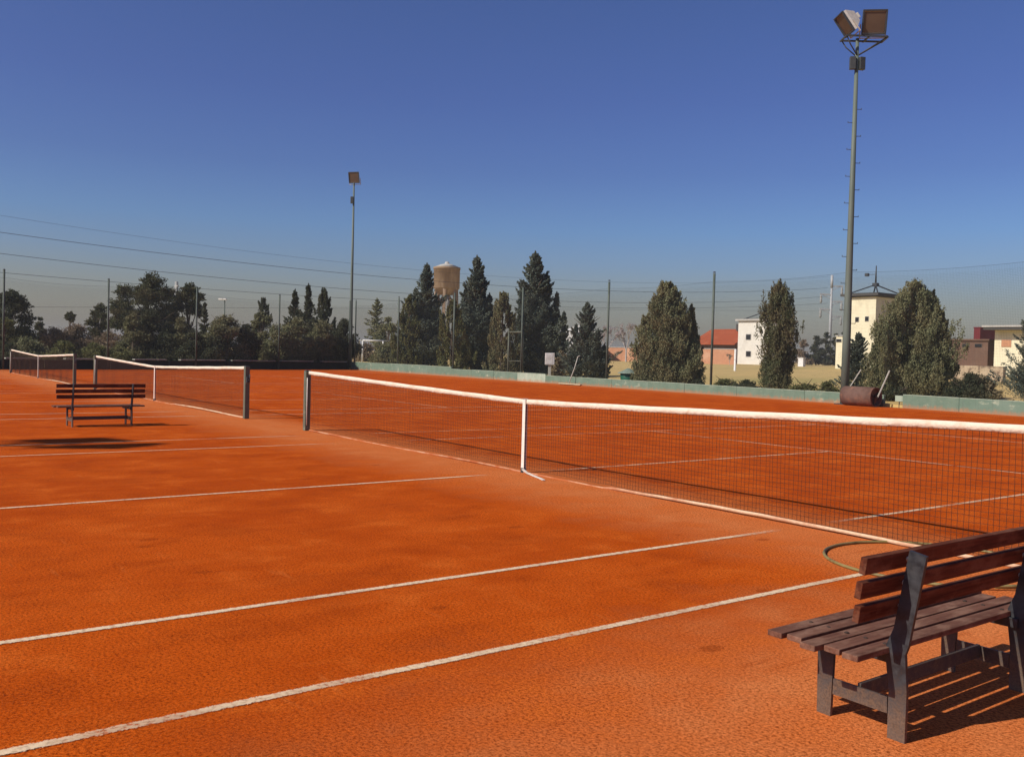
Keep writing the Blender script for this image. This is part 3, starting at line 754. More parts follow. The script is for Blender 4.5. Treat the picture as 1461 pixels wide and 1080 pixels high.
def crown_blobs(blobs, n, flat=.7):
    """clumped broadleaf / pine crown: blobs = (x, y, z, r)"""
    B = np.array(blobs); wgt = B[:, 3]**2; wgt /= wgt.sum()
    i = RG.choice(len(B), n, p=wgt); d = rand_dir(n); s = RG.uniform(.15, 1.0, n)**.5
    lump = 1+.2*np.sin(d[:, 0]*7+i)+.2*np.sin(d[:, 2]*8+i*2)+.15*np.sin(d[:, 1]*9+i*3)
    o = d*(B[i, 3]*s*lump)[:, None]; o[:, 2] *= flat
    return B[i, :3]+o, d+RG.normal(size=(n, 3))*.7
def blob_set(h, r, zlo, k, seed, shape='round', rb=.34):
    q = np.random.default_rng(seed); out = []
    for _ in range(k):
        t = q.random(); a = q.random()*2*math.pi
        if shape == 'round': pr = math.sqrt(max(.05, 1-(2*t-1)**2))
        elif shape == 'pine': pr = min(1., 1.25*(1-t)**.6)*(.65+.35*q.random())
        elif shape == 'dome': pr = math.sqrt(max(.04, 1-t*t))
        rr = r*pr*math.sqrt(q.random())*.86
        br = r*rb*q.uniform(.6, 1.2)*(1-.35*t)
        out.append((math.cos(a)*rr, math.sin(a)*rr, h*(zlo+(1-zlo)*t*.97)-br*.6*t, br))
    out.append((0, 0, h-r*rb*.4, r*rb*.55))
    return out
P_CYP = lambda t: min(1., .80+1.2*t)*(1-max(0, t-.20)/.80*.98)**.70
P_COL = lambda t: min(1., .58+.75*t)*(1-max(0, (t-.55)/.45)**2.4*.90)
P_OVAL = lambda t: min(1., .84+1.0*t)*(1-max(0, (t-.26)/.74)**2.0*.96)
P_SPR = lambda t: (1-t)**.80*min(1., .75+1.4*t)+.015
P_SPR2 = lambda t: (1-t)**.80*min(1.05, .85+1.2*t)+.008
def limbs(b, h, r, z0, k, seed, rt):
    q = random.Random(seed)
    for i in range(k):
        a = q.random()*6.28; z = h*(z0+(.9-z0)*q.random()*.8); L = r*q.uniform(.5, .85)
        b.tube([(0, 0, z), (math.cos(a)*L*.5, math.sin(a)*L*.5, z+L*.25), (math.cos(a)*L, math.sin(a)*L, z+L*.62)], [rt*.45, rt*.3, rt*.12], 5)
def tree(name, label, px, ytop, hw, D, kind, leaf, seed=None, group=None, cover=1., size=1., cat='tree', barkm='trunk', zcut=None, lw=.42, **kw):
    while out_dist(*at(px, 512, D)[:2]) < min(1.6, .35+.55*hw*D/FOC): D += .25      # keep every trunk outside the fences
    p = foot(px, D); H = zat(px, ytop, D)-p[2]; r = hw*D/FOC
    seed = seed if seed is not None else int(px*7+ytop)
    pxm = D/934.; L = max(.04, 2.35*pxm*size)
    area = (2*hw*.7)*(H/D*FOC*.7)*.72
    n = int(max(900, min(110000, area/(.5*2.35*2.35*lw*2*size*size)*22*cover)))
    root = thing(name, label, cat, p, 0, group)
    tr = MB(); rt = max(.05, H*.018)
    tr.tube([(0, 0, 0), (.01*H*math.sin(seed), .01*H*math.cos(seed), H*.45), (0, 0, H*.86)], [rt*1.25, rt*.8, rt*.2], 8)
    if kind == 'cyp': P, Dr = crown_upright(H, r, kw.get('prof', P_CYP), n, **{k: v for k, v in kw.items() if k in ('tilt', 'plume', 'spread', 'z0', 'kw_div')})
    elif kind == 'spr':
        P, Dr = crown_spruce(H, r, kw.get('prof', P_SPR), n, **{k: v for k, v in kw.items() if k in ('rise', 'z0', 'dens')}); limbs(tr, H, r*.6, .2, 8, seed, rt)
    else:
        zlo = kw.get('zlo', .35)*.7; bl = kw.get('blobs') or blob_set(H, r, zlo, int(kw.get('k', 16)*1.3), seed, kind, kw.get('rb', .36)*1.22)
        if kw.get('blobs'): bl = [(r3[0]*u*D/FOC+f3[0]*v, r3[1]*u*D/FOC+f3[1]*v, zat(px, y, D)-p[2], q*D/FOC) for u, v, y, q in kw['blobs']]
        P, Dr = crown_blobs(bl, n, kw.get('flat', .75)); limbs(tr, H, r, zlo*.8, 7, seed, rt)
        for x, y, z, q in bl: tr.tube([(0, 0, max(.1*H, z-.35*H)), (x*.6, y*.6, z-q*.5), (x, y, z)], [rt*.5, rt*.3, rt*.1], 5)
    for dx, yt2, hw2, v in kw.get('extra', ()):                    # side spires of the same tree
        H2 = max(.3, zat(px+dx, yt2, D)-p[2]); r2_ = hw2*D/FOC; m_ = int(n*max(.12, (hw2/hw)*(H2/H)*.75))
        if kind == 'spr': P2, D2 = crown_spruce(H2, r2_, kw.get('prof', P_SPR), m_, rise=.7)
        else: P2, D2 = crown_upright(H2, r2_, kw.get('prof', P_CYP), m_, tilt=.25)
        off = r3*dx*D/FOC+f3*v; P = np.concatenate([P, P2+off]); Dr = np.concatenate([Dr, D2])
        tr.tube([(off[0]*.2, off[1]*.2, 0), (off[0], off[1], H2*.4), (off[0], off[1], H2*.85)], [rt*.6, rt*.4, rt*.1], 6)
    tr.build('trunk', M[barkm], root)
    wp = P[:, :2]+p[:2]; lim = np.full(len(P), -1e9)              # nothing grows through the walls
    for a_, b_ in ((PE, PW), (PW, PSW)):
        e_ = (b_-a_)/np.linalg.norm(b_-a_); lim = np.maximum(lim, (wp-a_)@np.array([e_[1], -e_[0]]))
    P, Dr = P[lim > .35], Dr[lim > .35]
    V, F = leaf_verts(P, Dr, L*RG.uniform(.6, 1.25, len(P)), L*lw*RG.uniform(.7, 1.3, len(P)))
    np_mesh('crown', V, F, M[leaf], root)
    return root
GR = 'evergreens growing behind the green wall'
GL = 'trees behind the far left fence'
GS = 'scrub and bushes behind the far left fence'
# right row, nearest the wall
tree('conifer_tree', 'dark feathery conifer just left of the brick water tower', 606, 376, 41, 67, 'spr', 'L_spr', group=GR, prof=P_SPR2, cover=1.2, extra=((-16, 410, 22, .4), (15, 420, 22, -.3), (-26, 440, 20, 0), (24, 446, 18, .5)))
tree('cypress_tree', 'rounded olive cypress at the left end of the conifer row', 582, 420, 24, 66, 'cyp', 'L_hedge', group=GR, prof=P_OVAL)
tree('conifer_tree', 'dark pointed conifer just right of the brick water tower', 677, 365, 40, 61, 'spr', 'L_spr', group=GR, prof=P_SPR2, cover=1.2, extra=((9, 392, 18, .3), (-14, 408, 22, -.3), (19, 418, 22, .2), (27, 442, 18, 0)))
tree('cypress_tree', 'olive green cypress in front of the water tower shaft', 645, 427, 28, 58.6, 'cyp', 'L_hedge', group=GR, prof=P_OVAL)
tree('conifer_tree', 'biggest dark conifer with spreading right side behind the gate frame', 760, 359, 47, 56, 'spr', 'L_spr', group=GR, prof=P_SPR2, cover=1.3, extra=((18, 390, 20, .3), (-17, 402, 20, -.3), (32, 416, 20, .2), (43, 444, 18, 0), (14, 432, 24, -.8)))
tree('cypress_tree', 'yellowish olive cypress behind the narrow gate frame', 716, 415, 26, 53.6, 'cyp', 'L_olive', group=GR, prof=P_OVAL, cover=1.2)
tree('conifer_tree', 'short conifer with thin pointed top beside the drag brush', 836, 431, 41, 48.5, 'spr', 'L_spr', group=GR, prof=P_SPR2, rise=.55, extra=((-15, 462, 20, .2), (16, 470, 20, -.2), (26, 492, 16, 0)))
tree('cypress_tree', 'broad brownish green cypress between the bin and the red roofed house', 948, 401, 52, 43, 'cyp', 'L_cyp', group=GR, tilt=.32, spread=.38, kw_div=80, cover=1.25, extra=((37, 432, 16, .2), (12, 406, 20, 0), (-28, 446, 24, .1), (20, 428, 26, -.4), (40, 460, 18, 0)))
tree('cypress_tree', 'narrow column shaped cypress in front of the white tower house', 1109, 400, 27, 37.8, 'cyp', 'L_col', group=GR, prof=P_COL, tilt=.06, plume=.17, spread=.30, kw_div=55, cover=1.2)
tree('conifer_tree', 'small bluish conifer beside the base of the tall floodlight mast', 1224, 474, 34, 37, 'spr', 'L_spr', group=GR, rise=.4)
tree('cypress_tree', 'widest cypress behind the rusty court roller', 1302, 399, 62, 35.2, 'cyp', 'L_cyp', group=GR, prof=P_OVAL, tilt=.30, spread=.38, kw_div=80, cover=1.2, extra=((24, 412, 22, 0), (-22, 424, 24, 0), (42, 440, 22, .2), (-44, 462, 20, .1)))
tree('conifer_tree', 'dark conifer cut off by the right edge of the photo', 1484, 446, 64, 30.4, 'spr', 'L_spr', group=GR, prof=P_SPR2, rise=.35)
for px, yt, hw, D, lf, lab in ((1385, 536, 24, 31.5, 'L_dark', 'low dark bush right of the widest cypress'), (1409, 540, 15, 33.0, 'L_pale', 'pale dry bush under the brown building'),
        (1037, 545, 16, 40, 'L_hedge', 'low olive bush left of the column cypress'), (1066, 546, 15, 38.8, 'L_dark', 'low blackish bush at the foot of the column cypress'),
        (1150, 551, 20, 37, 'L_hedge', 'yellow green hedge plant right of the column cypress'), (1182, 549, 17, 36, 'L_hedge', 'leafy hedge plant left of the tall floodlight mast'),
        (997, 546, 10, 41.5, 'L_dark', 'tiny dark bush beside the broad brownish cypress'), (1283, 557, 13, 33.8, 'L_dark', 'dark bush added as shade in the wall gap behind the roller'), (905, 533, 12, 45.5, 'L_dark', 'small dark bush right of the green bin')):  # bush behind the roller is added, its dark leaves stand for the gap's shade
    tree('bush', lab, px, yt-5, hw*1.35, D, 'dome', lf, group='low bushes behind the green wall', cat='bush', zlo=.1, k=14, rb=.42, cover=1.3)
tree('dry_shrub', 'pale straw coloured shrub between the meter box and the short conifer', 800, 500, 14, 50.5, 'dome', 'L_pale', cat='bush', zlo=.05, k=12, rb=.4)
# left background
tree('leafy_tree', 'rounded dark tree at the left edge of the photo', 14, 414, 36, 64, 'round', 'L_dark', group=GL, zlo=.25, k=22, cover=1.2)
tree('leafy_tree', 'lower dull green tree in front of the left edge tree', 6, 452, 24, 57, 'round', 'L_hedge', group=GL, zlo=.2, k=14)
tree('leafy_tree', 'small dark tree right of the left edge tree', 57, 453, 13, 70, 'round', 'L_dark', group=GL, zlo=.3, k=10)
tree('pine_tree', 'tiny lone pine with a tuft on a bare stem', 99, 445, 7, 92, 'round', 'L_pine', group=GL, blobs=((0, 0, 451, 6), (2, 0, 456, 4), (-3, 0, 453, 4)))
tree('pine_tree', 'small loose pine left of the tallest pine', 140, 432, 15, 76, 'pine', 'L_pine', group=GL, cover=.9,
     blobs=((2, 0, 440, 8), (-5, .3, 448, 8), (7, -.2, 451, 8), (-9, 0, 460, 9), (6, .3, 464, 8), (-3, 0, 474, 11), (8, 0, 482, 9)))
tree('pine_tree', 'tallest dark pine with clumped crown behind the left courts', 210, 391, 40, 74, 'pine', 'L_pine', group=GL, cover=1.1,
     blobs=((5, 0, 402, 15), (-12, .5, 418, 15), (20, .4, 420, 17), (2, -.5, 425, 20), (-34, 0, 418, 13), (-40, .3, 438, 16), (-28, -.4, 450, 20), (24, .3, 446, 16), (0, .5, 455, 24), (-44, 0, 462, 14), (30, 0, 470, 14), (-12, 0, 480, 24)))
tree('pine_tree', 'open pine with gaps right of the tallest pine', 267, 404, 27, 76, 'pine', 'L_pine', group=GL, cover=.9,
     blobs=((2, 0, 414, 11), (-9, .3, 424, 11), (12, 0, 424, 10), (-16, 0, 438, 11), (4, .4, 438, 13), (16, .2, 446, 8), (-18, 0, 456, 10), (-4, 0, 470, 12), (14, 0, 490, 12)))
tree('conifer_tree', 'thin dark layered conifer between the open pine and the olive bushes', 291, 431, 11, 73, 'spr', 'L_dark', group=GL, rise=.1, cover=.8)
tree('cypress_tree', 'slim dark cypress rising above the brownish tree', 373, 424, 13, 76, 'cyp', 'L_dark', group=GL, prof=P_COL)
tree('leafy_tree', 'brownish tree under the slim dark cypress', 372, 445, 22, 66, 'round', 'L_cyp', group=GL, zlo=.25, k=14)
tree('conifer_tree', 'left one of the three pointed conifers', 419, 413, 24, 74, 'spr', 'L_dark', group=GL, prof=P_SPR2, rise=.3)
tree('conifer_tree', 'middle and tallest of the three pointed conifers', 438, 405, 18, 72, 'spr', 'L_dark', group=GL, prof=P_SPR2, cover=1.2)
tree('conifer_tree', 'right one of the three pointed conifers', 461, 409, 20, 71, 'cyp', 'L_dark', group=GL, prof=P_OVAL)
tree('palm_tree', 'thin wispy tree with drooping crown above the football goal', 536, 425, 17, 96, 'spr', 'L_cyp', group=GL, cover=.45, rise=-.05, z0=.3)
tree('leafy_tree', 'dim olive tree behind the football goal', 553, 452, 22, 92, 'round', 'L_cyp', group=GL, zlo=.2, k=14)
for px, yt, hw, D, kd, lf, lab in ((214, 441, 33, 60, 'dome', 'L_dark', 'dark rounded bush in front of the tallest pine'), (190, 446, 20, 59, 'dome', 'L_olive', 'pale olive bush left of the dark rounded bush'),
        (258, 452, 24, 60.5, 'dome', 'L_olive', 'grey green bush below the open pine'), (276, 470, 22, 59.5, 'dome', 'L_dark', 'blackish bush by the fence post below the open pine'),
        (322, 449, 36, 61, 'dome', 'L_olive', 'wide olive bush with greyish top'), (305, 478, 22, 59.8, 'dome', 'L_dark', 'dark low bush in front of the wide olive bush'),
        (352, 462, 22, 60.5, 'dome', 'L_dark', 'dark green bush right of the wide olive bush'), (394, 462, 26, 64, 'dome', 'L_cyp', 'brownish bush under the three conifers'),
        (424, 452, 26, 66, 'dome', 'L_cyp', 'brown green bush in front of the left pointed conifer'), (459, 457, 25, 65, 'dome', 'L_olive', 'light olive bush in front of the right pointed conifer'),
        (478, 480, 20, 66, 'dome', 'L_hedge', 'low olive bush left of the far floodlight mast base'), (404, 486, 18, 61, 'dome', 'L_olive', 'low greyish bush below the left pointed conifer'), (490, 455, 22, 69, 'dome', 'L_dark', 'dark bush beside the far floodlight mast'),
        (76, 466, 26, 66, 'dome', 'L_dry', 'dry pinkish bush behind the farthest net'), (112, 462, 30, 68, 'dome', 'L_dry', 'tall dry reddish bush beside the tiny lone pine'),
        (155, 470, 26, 67, 'dome', 'L_dry', 'dry brown bush left of the pale olive bush'), (38, 480, 24, 56, 'dome', 'L_cyp', 'dull brown bush near the left edge'),
        (88, 486, 22, 55, 'dome', 'L_hedge', 'green bush behind the farthest net post'), (132, 488, 24, 56, 'dome', 'L_hedge', 'green hedge bush above the middle net end'),
        (168, 492, 20, 56.5, 'dome', 'L_hedge', 'low green hedge bush under the pale olive bush'), (14, 490, 16, 53, 'dome', 'L_dark', 'blackish bush at the left fence post'),
        (520, 488, 20, 95, 'dome', 'L_dry', 'brown hedge seen through the football goal'), (548, 490, 18, 82, 'dome', 'L_cyp', 'dull bush beside the football goal')):
    tree('bush', lab, px, yt, hw*1.18, D, kd, lf, group=GS, cat='bush', zlo=.03, k=20, rb=.40, cover=1.1)
# far trees right of the column cypress, blossom trees
for px, yt, hw, lf, lab in ((1146, 484, 12, 'L_dry', 'far brownish tree just right of the column cypress'), (1164, 479, 12, 'L_dark', 'far dark tree left of the white pylon'),
        (1178, 474, 10, 'L_dark', 'far dark tree behind the white pylon'), (1192, 476, 9, 'L_pine', 'far dark tree right of the white pylon'), (1206, 466, 12, 'L_dark', 'far dark tree behind the low cream building')):
    tree('leafy_tree', lab, px, yt, hw, 185, 'dome', lf, group='far trees beyond the dry field', zlo=.05, k=16, rb=.42)

def bare_tree(label, px, ytop, hw, D, seed, leaf='L_bloss', cover=1.):
    p = foot(px, D); H = zat(px, ytop, D)-p[2]; r = hw*D/FOC; q = random.Random(seed)
    root = thing('bare_tree', label, 'tree', p, 0, 'pale bare trees beyond the field')
    b = MB(); tips = []
    def grow(a, d, L, rr, lv):
        e = a+d*L; b.tube([a, e], [rr, rr*.7], 5, cap=False); tips.append(e)
        if lv == 0: return
        for _ in range(3 if lv > 1 else 4):
            dd = (d+Vector((q.uniform(-1, 1), q.uniform(-1, 1), q.uniform(-.2, .7)))*.75).normalized(); grow(e, dd, L*q.uniform(.55, .8), rr*.62, lv-1)
    grow(Vector((0, 0, 0)), Vector((0, 0, 1)), H*.36, H*.028, 4)
    zm = max(t.z for t in tips); rm = max(math.hypot(t.x, t.y) for t in tips)
    S = Matrix.Diagonal((r/rm, r/rm, H/zm, 1)); bmesh.ops.transform(b.bm, matrix=S, verts=b.bm.verts[:])
    b.build('trunk', M['palebark'], root)
    T = np.array([S @ t for t in tips if t.z > zm*.45]); i = RG.integers(0, len(T), int(900*cover))
    P = T[i]+RG.normal(size=(len(i), 3))*r*.05
    V, F = leaf_verts(P, rand_dir(len(P)), .16, .10); np_mesh('crown', V, F, M[leaf], root)
bare_tree('pale pinkish bare tree left of the broad brownish cypress', 893, 463, 20, 118, 3)
bare_tree('whitish bare tree right of the short conifer', 866, 466, 18, 122, 4)
bare_tree('thin bare sapling before the salmon wall by the white post', 1041, 505, 6, 105, 9, 'L_dry', .1)

# ------------------------------------------------------------------ buildings
def bbox(px0, px1, py_top, Y, depth, py_col=None):
    """axis-aligned block whose -Y face spans the two pixel columns"""
    a, c = atY(px0, 512, Y), atY(px1, 512, Y); zt = atY((px0+px1)/2, py_top, Y)[2]
    return a[0], c[0], zt
def window(root, x, z, Y, w, h, fm='slab'):
    b = MB(); b.box((x, Y-.01, z), (w, .06, h)); o = b.build('window', M[fm], root)
    b = MB(); b.box((x, Y-.045, z), (w*.84, .03, h*.84)); b.build('pane', M['darkwin'], o)
    return o
# white two-storey tower house
Y = at(1068, 512, 140)[1]; x0, x1_, zt = bbox(1052, 1096, 458, Y, 6); gz = ground_z((x0+x1_)/2, Y)
root = thing('tower_house', 'white two storey house with two small dark windows behind the column cypress', 'house', ((x0+x1_)/2, Y, gz)); ox, oy, oz = root.location
b = MB(); b.box((0, 3, (zt-gz)/2-.2), (x1_-x0, 6, zt-gz+.4)); b.build('wall', M['whitewall'], root)
b = MB(); b.box((0, 3, zt-gz+.16), (x1_-x0+.7, 6.7, .28)); rf = b.build('roof_slab', M['slab'], root)
def roof_frame(root, cx, cy, z, w, d, hgt, r=.09, mastm=0):
    b = MB()
    for sx in (-1, 1):
        for sy in (-1, 1): b.bar((cx+sx*w/2, cy+sy*d/2, z), (cx, cy, z+hgt), r*1.6)
    for s in (-1, 1): b.bar((cx-w/2, cy+s*d/2, z+.05), (cx+w/2, cy+s*d/2, z+.05), r*1.4); b.bar((cx+s*w/2, cy-d/2, z+.05), (cx+s*w/2, cy+d/2, z+.05), r*1.4)
    b.box((cx, cy, z+hgt), (.5, .5, .35), bev=.05)
    if mastm: b.tube([(cx, cy, z+hgt), (cx, cy, z+hgt+mastm)], [.10, .05], 6); b.bar((cx-.9, cy, z+hgt+mastm*.55), (cx, cy, z+hgt+mastm*.55), .05); b.box((cx-1., cy, z+hgt+mastm*.55), (.35, .35, .3), bev=.04)
    return b.build('roof_frame', M['darksteel'], root)
roof_frame(root, 0, 3, zt-gz+.3, (x1_-x0)*.8, 5, 1.3)
for py in (481, 505): p_ = atY(1068, py, Y); window(root, p_[0]-ox, p_[2]-gz, 0, 1.0, .9)
# red-roofed house and the salmon wall in front
Y = at(1022, 512, 152)[1]; xa, xb = atY(985, 512, Y)[0], atY(1051, 512, Y)[0]; gz = ground_z(xa, Y); zr, ze = atY(1022, 468, Y)[2]-gz, atY(1022, 492, Y)[2]-gz
root = thing('red_roofed_house', 'low house with a bright red roof left of the white tower house', 'house', ((xa+xb)/2, Y, gz)); W_ = xb-xa
b = MB(); b.box((0, 5, ze/2), (W_-.8, 9, ze)); b.build('wall', M['brownwall'], root)
b = MB(); b.prism([(-.6, ze), (-.6, ze+.15), (5, zr), (10.6, ze+.15), (10.6, ze)], 'X', -W_/2, W_/2); rf = b.build('roof', M['redroof'], root)
b = MB(); b.box((W_*.16, 4.2, zr+.25), (.55, .55, 1.1)); b.build('chimney', M['eave'], rf)
Y = at(960, 512, 128)[1]; xa, xb = atY(855, 512, Y)[0], atY(1049, 512, Y)[0]; gz = ground_z(xb, Y); zt = atY(1020, 498, Y)[2]-gz
root = thing('garden_wall', 'long low salmon brick wall at the back of the dry field', 'wall', ((xa+xb)/2, Y, gz)); W_ = xb-xa
b = MB(); b.box((0, .15, zt/2-.2), (W_, .3, zt+.4)); b.build('brickwork', M['salmon'], root)
b = MB(); b.box((0, .15, zt+.03), (W_+.1, .4, .08)); b.build('coping', M['slab'], root)
# tall cream tower with dark roof frame and antenna
D = 92.; Y = at(1232, 512, D)[1]; xa, xb = atY(1205, 512, Y)[0], atY(1247, 512, Y)[0]; gz = ground_z(xa, Y); zt = atY(1232, 424, Y)[2]-gz; W_ = xb-xa
root = thing('tower_building', 'tall cream square tower with a dark pyramid frame and antenna on top', 'building', ((xa+xb)/2, Y, gz)); ox = (xa+xb)/2
b = MB(); b.box((0, 2.4, zt/2), (W_, 4.8, zt)); b.build('wall', M['cream'], root)
b = MB(); b.box((0, 2.4, zt+.22), (W_+.9, 5.7, .22)); b.box((0, 2.4, zt+.06), (W_+.3, 5.1, .12)); b.build('roof_slab', M['eave'], root)
roof_frame(root, 0, 2.4, zt+.33, W_+.2, 4.6, 1.05, .07, 1.9)
for px, py in ((1223, 456), (1237, 455)): p_ = atY(px, py, Y); window(root, p_[0]-ox, p_[2]-gz, 0, .42, .5)
D = 98.; Y = at(1200, 512, D)[1]; xa, xb = atY(1192, 512, Y)[0], atY(1222, 512, Y)[0]; gz = ground_z(xa, Y); zt = atY(1203, 480, Y)[2]-gz
root = thing('annex_building', 'low cream block beside the tall cream tower', 'building', ((xa+xb)/2, Y, gz)); ox = (xa+xb)/2
b = MB(); b.box((0, 2, zt/2), (xb-xa, 4, zt)); b.build('wall', M['cream'], root)
b = MB(); b.box((0, 2, zt+.06), (xb-xa+.15, 4.15, .12)); b.build('parapet', M['slab'], root)
p_ = atY(1197, 486, Y); window(root, p_[0]-ox, p_[2]-gz, 0, .7, .35)
# brown building, crimson block, cream flat-roofed building on the right
D = 80.; Y = at(1385, 512, D)[1]; xa, xb = atY(1356, 512, Y)[0], atY(1409, 512, Y)[0]; gz = ground_z(xa, Y); zt = atY(1385, 486, Y)[2]-gz; ox = (xa+xb)/2
root = thing('brown_building', 'low brown building with two narrow dark windows', 'building', (ox, Y, gz))
b = MB(); b.box((0, 3, zt/2), (xb-xa, 6, zt)); b.build('wall', M['brownwall'], root)
b = MB(); b.box((0, 3, zt+.06), (xb-xa+.3, 6.3, .14)); b.build('parapet', M['brownwall'], root)
for px in (1378, 1396): p_ = atY(px, 493, Y); window(root, p_[0]-ox, p_[2]-gz, 0, .62, .28, 'eave')
D = 96.; Y = at(1405, 512, D)[1]; xa, xb = atY(1388, 512, Y)[0], atY(1397, 512, Y)[0]; gz = ground_z(xa, Y); zt = atY(1400, 468, Y)[2]-gz; ox = (xa+xb)/2
root = thing('crimson_building', 'dark red block rising behind the low brown building', 'building', (ox, Y, gz))
b = MB(); b.box((0, 3.2, zt/2), (xb-xa, 6.4, zt)); b.build('wall', M['crimson'], root)
b = MB(); b.box((0, 3.2, zt+.05), (xb-xa+.1, 6.5, .1)); b.build('parapet', M['crimson'], root)
D = 74.; Y = at(1440, 512, D)[1]; xa, xb = atY(1418, 512, Y)[0], atY(1500, 512, Y)[0]; gz = ground_z(xa, Y); zt = atY(1430, 471, Y)[2]-gz; ox = (xa+xb)/2
root = thing('flat_roofed_building', 'cream building with an overhanging flat roof at the right edge', 'building', (ox, Y, gz))
b = MB(); b.box((0, 4, zt/2), (xb-xa, 8, zt)); b.build('wall', M['cream'], root)
b = MB(); b.box((0, 3.7, zt+.10), (xb-xa+.9, 9.4, .2)); rf = b.build('eave', M['eave'], root); b = MB(); b.box((0, 3.7, zt+.27), (xb-xa+1.1, 9.6, .14)); b.build('roof_slab', M['slab'], root)
p_ = atY(1436, 490, Y); b = MB(); b.box((p_[0]-ox, -.02, p_[2]-gz), (.75, .05, .55)); b.build('shutter', M['salmon'], root)
D = 60.; Y = at(1400, 512, D)[1]; xa, xb = atY(1352, 512, Y)[0], atY(1432, 512, Y)[0]; gz = ground_z(xa, Y); zt = atY(1395, 522, Y)[2]-gz; ox = (xa+xb)/2
b = MB(); b.box((0, .2, zt/2-.3), (xb-xa, .4, zt+.6), bev=.03); o = b.build('stone_wall', M['stone']); o.location = (ox, Y, gz); tag(o, 'pale rough stone wall below the low brown building', 'wall')
# dark shed, white canopy, water tower
D = 62.; a, c = at(748, 512, D), at(800, 512, D); gz = ground_z(a[0], a[1]); zt = zat(775, 497, D)-gz; mid = (a+c)/2; ww = np.linalg.norm((c-a)[:2])
root = thing('shed', 'dark open fronted shed behind the white meter box', 'shed', (mid[0], mid[1], gz), yawR)
b = MB(); b.box((0, 1.4, zt/2), (ww, .1, zt)); b.box((-ww/2+.05, .7, zt/2), (.1, 1.3, zt)); b.box((ww/2-.05, .7, zt/2), (.1, 1.3, zt)); b.build('wall', M['shed'], root)
b = MB(); b.box((0, .6, zt+.05), (ww+.3, 2.2, .10)); b.build('roof', M['eave'], root)
D = 130.; a, c = at(798, 512, D), at(858, 512, D); mid = (a+c)/2; gz = ground_z(mid[0], mid[1]); ww = np.linalg.norm((c-a)[:2]); zt = zat(835, 464, D)-gz; zb = zat(835, 488, D)-gz
root = thing('canopy', 'white arched canopy roof half hidden by the short conifer', 'canopy', (mid[0], mid[1], gz), yawR)
b = MB(); pr = [(-ww/2+ww*k/20, zb+(zt-zb)*math.sin(math.pi*k/20)**.7) for k in range(21)]; pr += [(ww*.36, zb-1.0), (-ww*.36, zb-1.0)]
b.prism(pr, 'Y', 0, 9); b.build('membrane', M['membrane'], root)
for s in (-1, 1):
    b = MB()
    for yy in (.5, 8.5): b.bar((s*(ww/2-1.2), yy, 0), (s*(ww/2-.15), yy, zb+.1), .45)
    b.build('strut', M['membrane'], root)
D = 150.; p_ = foot(634.5, D); k_ = D/FOC; zt = zat(634.5, 382, D)-p_[2]; zb = zat(634.5, 412, D)-p_[2]; zc = zat(634.5, 421, D)-p_[2]
root = thing('water_tower', 'round brick water tower standing above the conifers', 'water tower', p_)
rt_ = 18.6*k_
b = MB(); b.lathe((0, 0, 0), [(rt_*.55, zc), (rt_*.97, zb), (rt_, zb+.05), (rt_, zt-.35), (rt_*1.04, zt-.33), (rt_*1.04, zt)], 32); tk = b.build('tank', M['brick'], root)
b = MB(); b.lathe((0, 0, 0), [(rt_*1.0, zt+.003), (rt_*.45, zt+.45), (rt_*.18, zt+.60), (rt_*.15, zt+.85), (.05, zt+.95)], 24); b.build('cap', M['slab'], tk)
b = MB(); b.lathe((0, 0, 0), [(.75, 0), (.62, zc+.02)], 16); b.build('shaft', M['concrete'], root)
for i in range(6):
    a = i*math.pi/3+.3; b = MB(); b.bar((math.cos(a)*rt_*1.0, math.sin(a)*rt_*1.0, 0), (math.cos(a)*rt_*.82, math.sin(a)*rt_*.82, zb), .42)
    b.bar((math.cos(a)*rt_*.95, math.sin(a)*rt_*.95, zc-2.2), (math.cos(a)*.5, math.sin(a)*.5, zc-.2), .26); b.build('leg', M['brick'], root)

# ------------------------------------------------------------------ goals, posts, lamps, pylon and cables
D = 84.; a, c = at(517, 512, D), at(546, 512, D); gz = ground_z(a[0], a[1]); zt = zat(530, 486, D)-gz; ww = np.linalg.norm((c-a)[:2])
root = thing('football_goal', 'pale football goal frame behind the far corner of the green wall', 'goal', (*((a+c)/2)[:2], gz), yawR)
for s in (-1, 1): b = MB(); b.tube([(s*ww/2, 0, 0), (s*ww/2, 0, zt)], .07, 8); b.build('goalpost', M['white'], root)
b = MB(); b.tube([(-ww/2-.07, 0, zt), (ww/2+.07, 0, zt)], .07, 8); b.build('crossbar', M['white'], root)
for s in (-1, 1): b = MB(); b.tube([(s*ww/2, 0, zt), (s*(ww/2+.5), 1.2, zt), (s*(ww/2+.7), 1.8, 0)], .045, 6); b.build('net_support', M['palebar'], root)
D = 78.; p_ = foot(1049, D); zt = zat(1049, 498, D)-p_[2]
b = MB(); b.lathe((0, 0, 0), [(.12, 0), (.10, .1), (.095, zt-.06), (.02, zt)], 12); o = b.build('white_post', M['white']); o.location = p_; tag(o, 'plain white post standing in the dry field before the white tower house', 'post')
D = 120.; p_ = foot(1144, D); zt = zat(1144, 511, D)-p_[2]
b = MB(); b.box((0, 0, zt/2), (.8, .5, zt), bev=.04); b.box((0, 0, zt+.04), (.95, .65, .08), bev=.02); o = b.build('utility_box', M['white']); o.location = p_; tag(o, 'small white block at the far end of the dry field', 'box')
D = 112.; p_ = foot(319, D); zt = zat(319, 428, D)-p_[2]
root = thing('street_lamp', 'slender street lamp with a pale head above the left bushes', 'street lamp', p_, yawR)
b = MB(); b.tube([(0, 0, 0), (0, 0, zt)], [.12, .07], 8); b.build('pole', M['mast'], root)
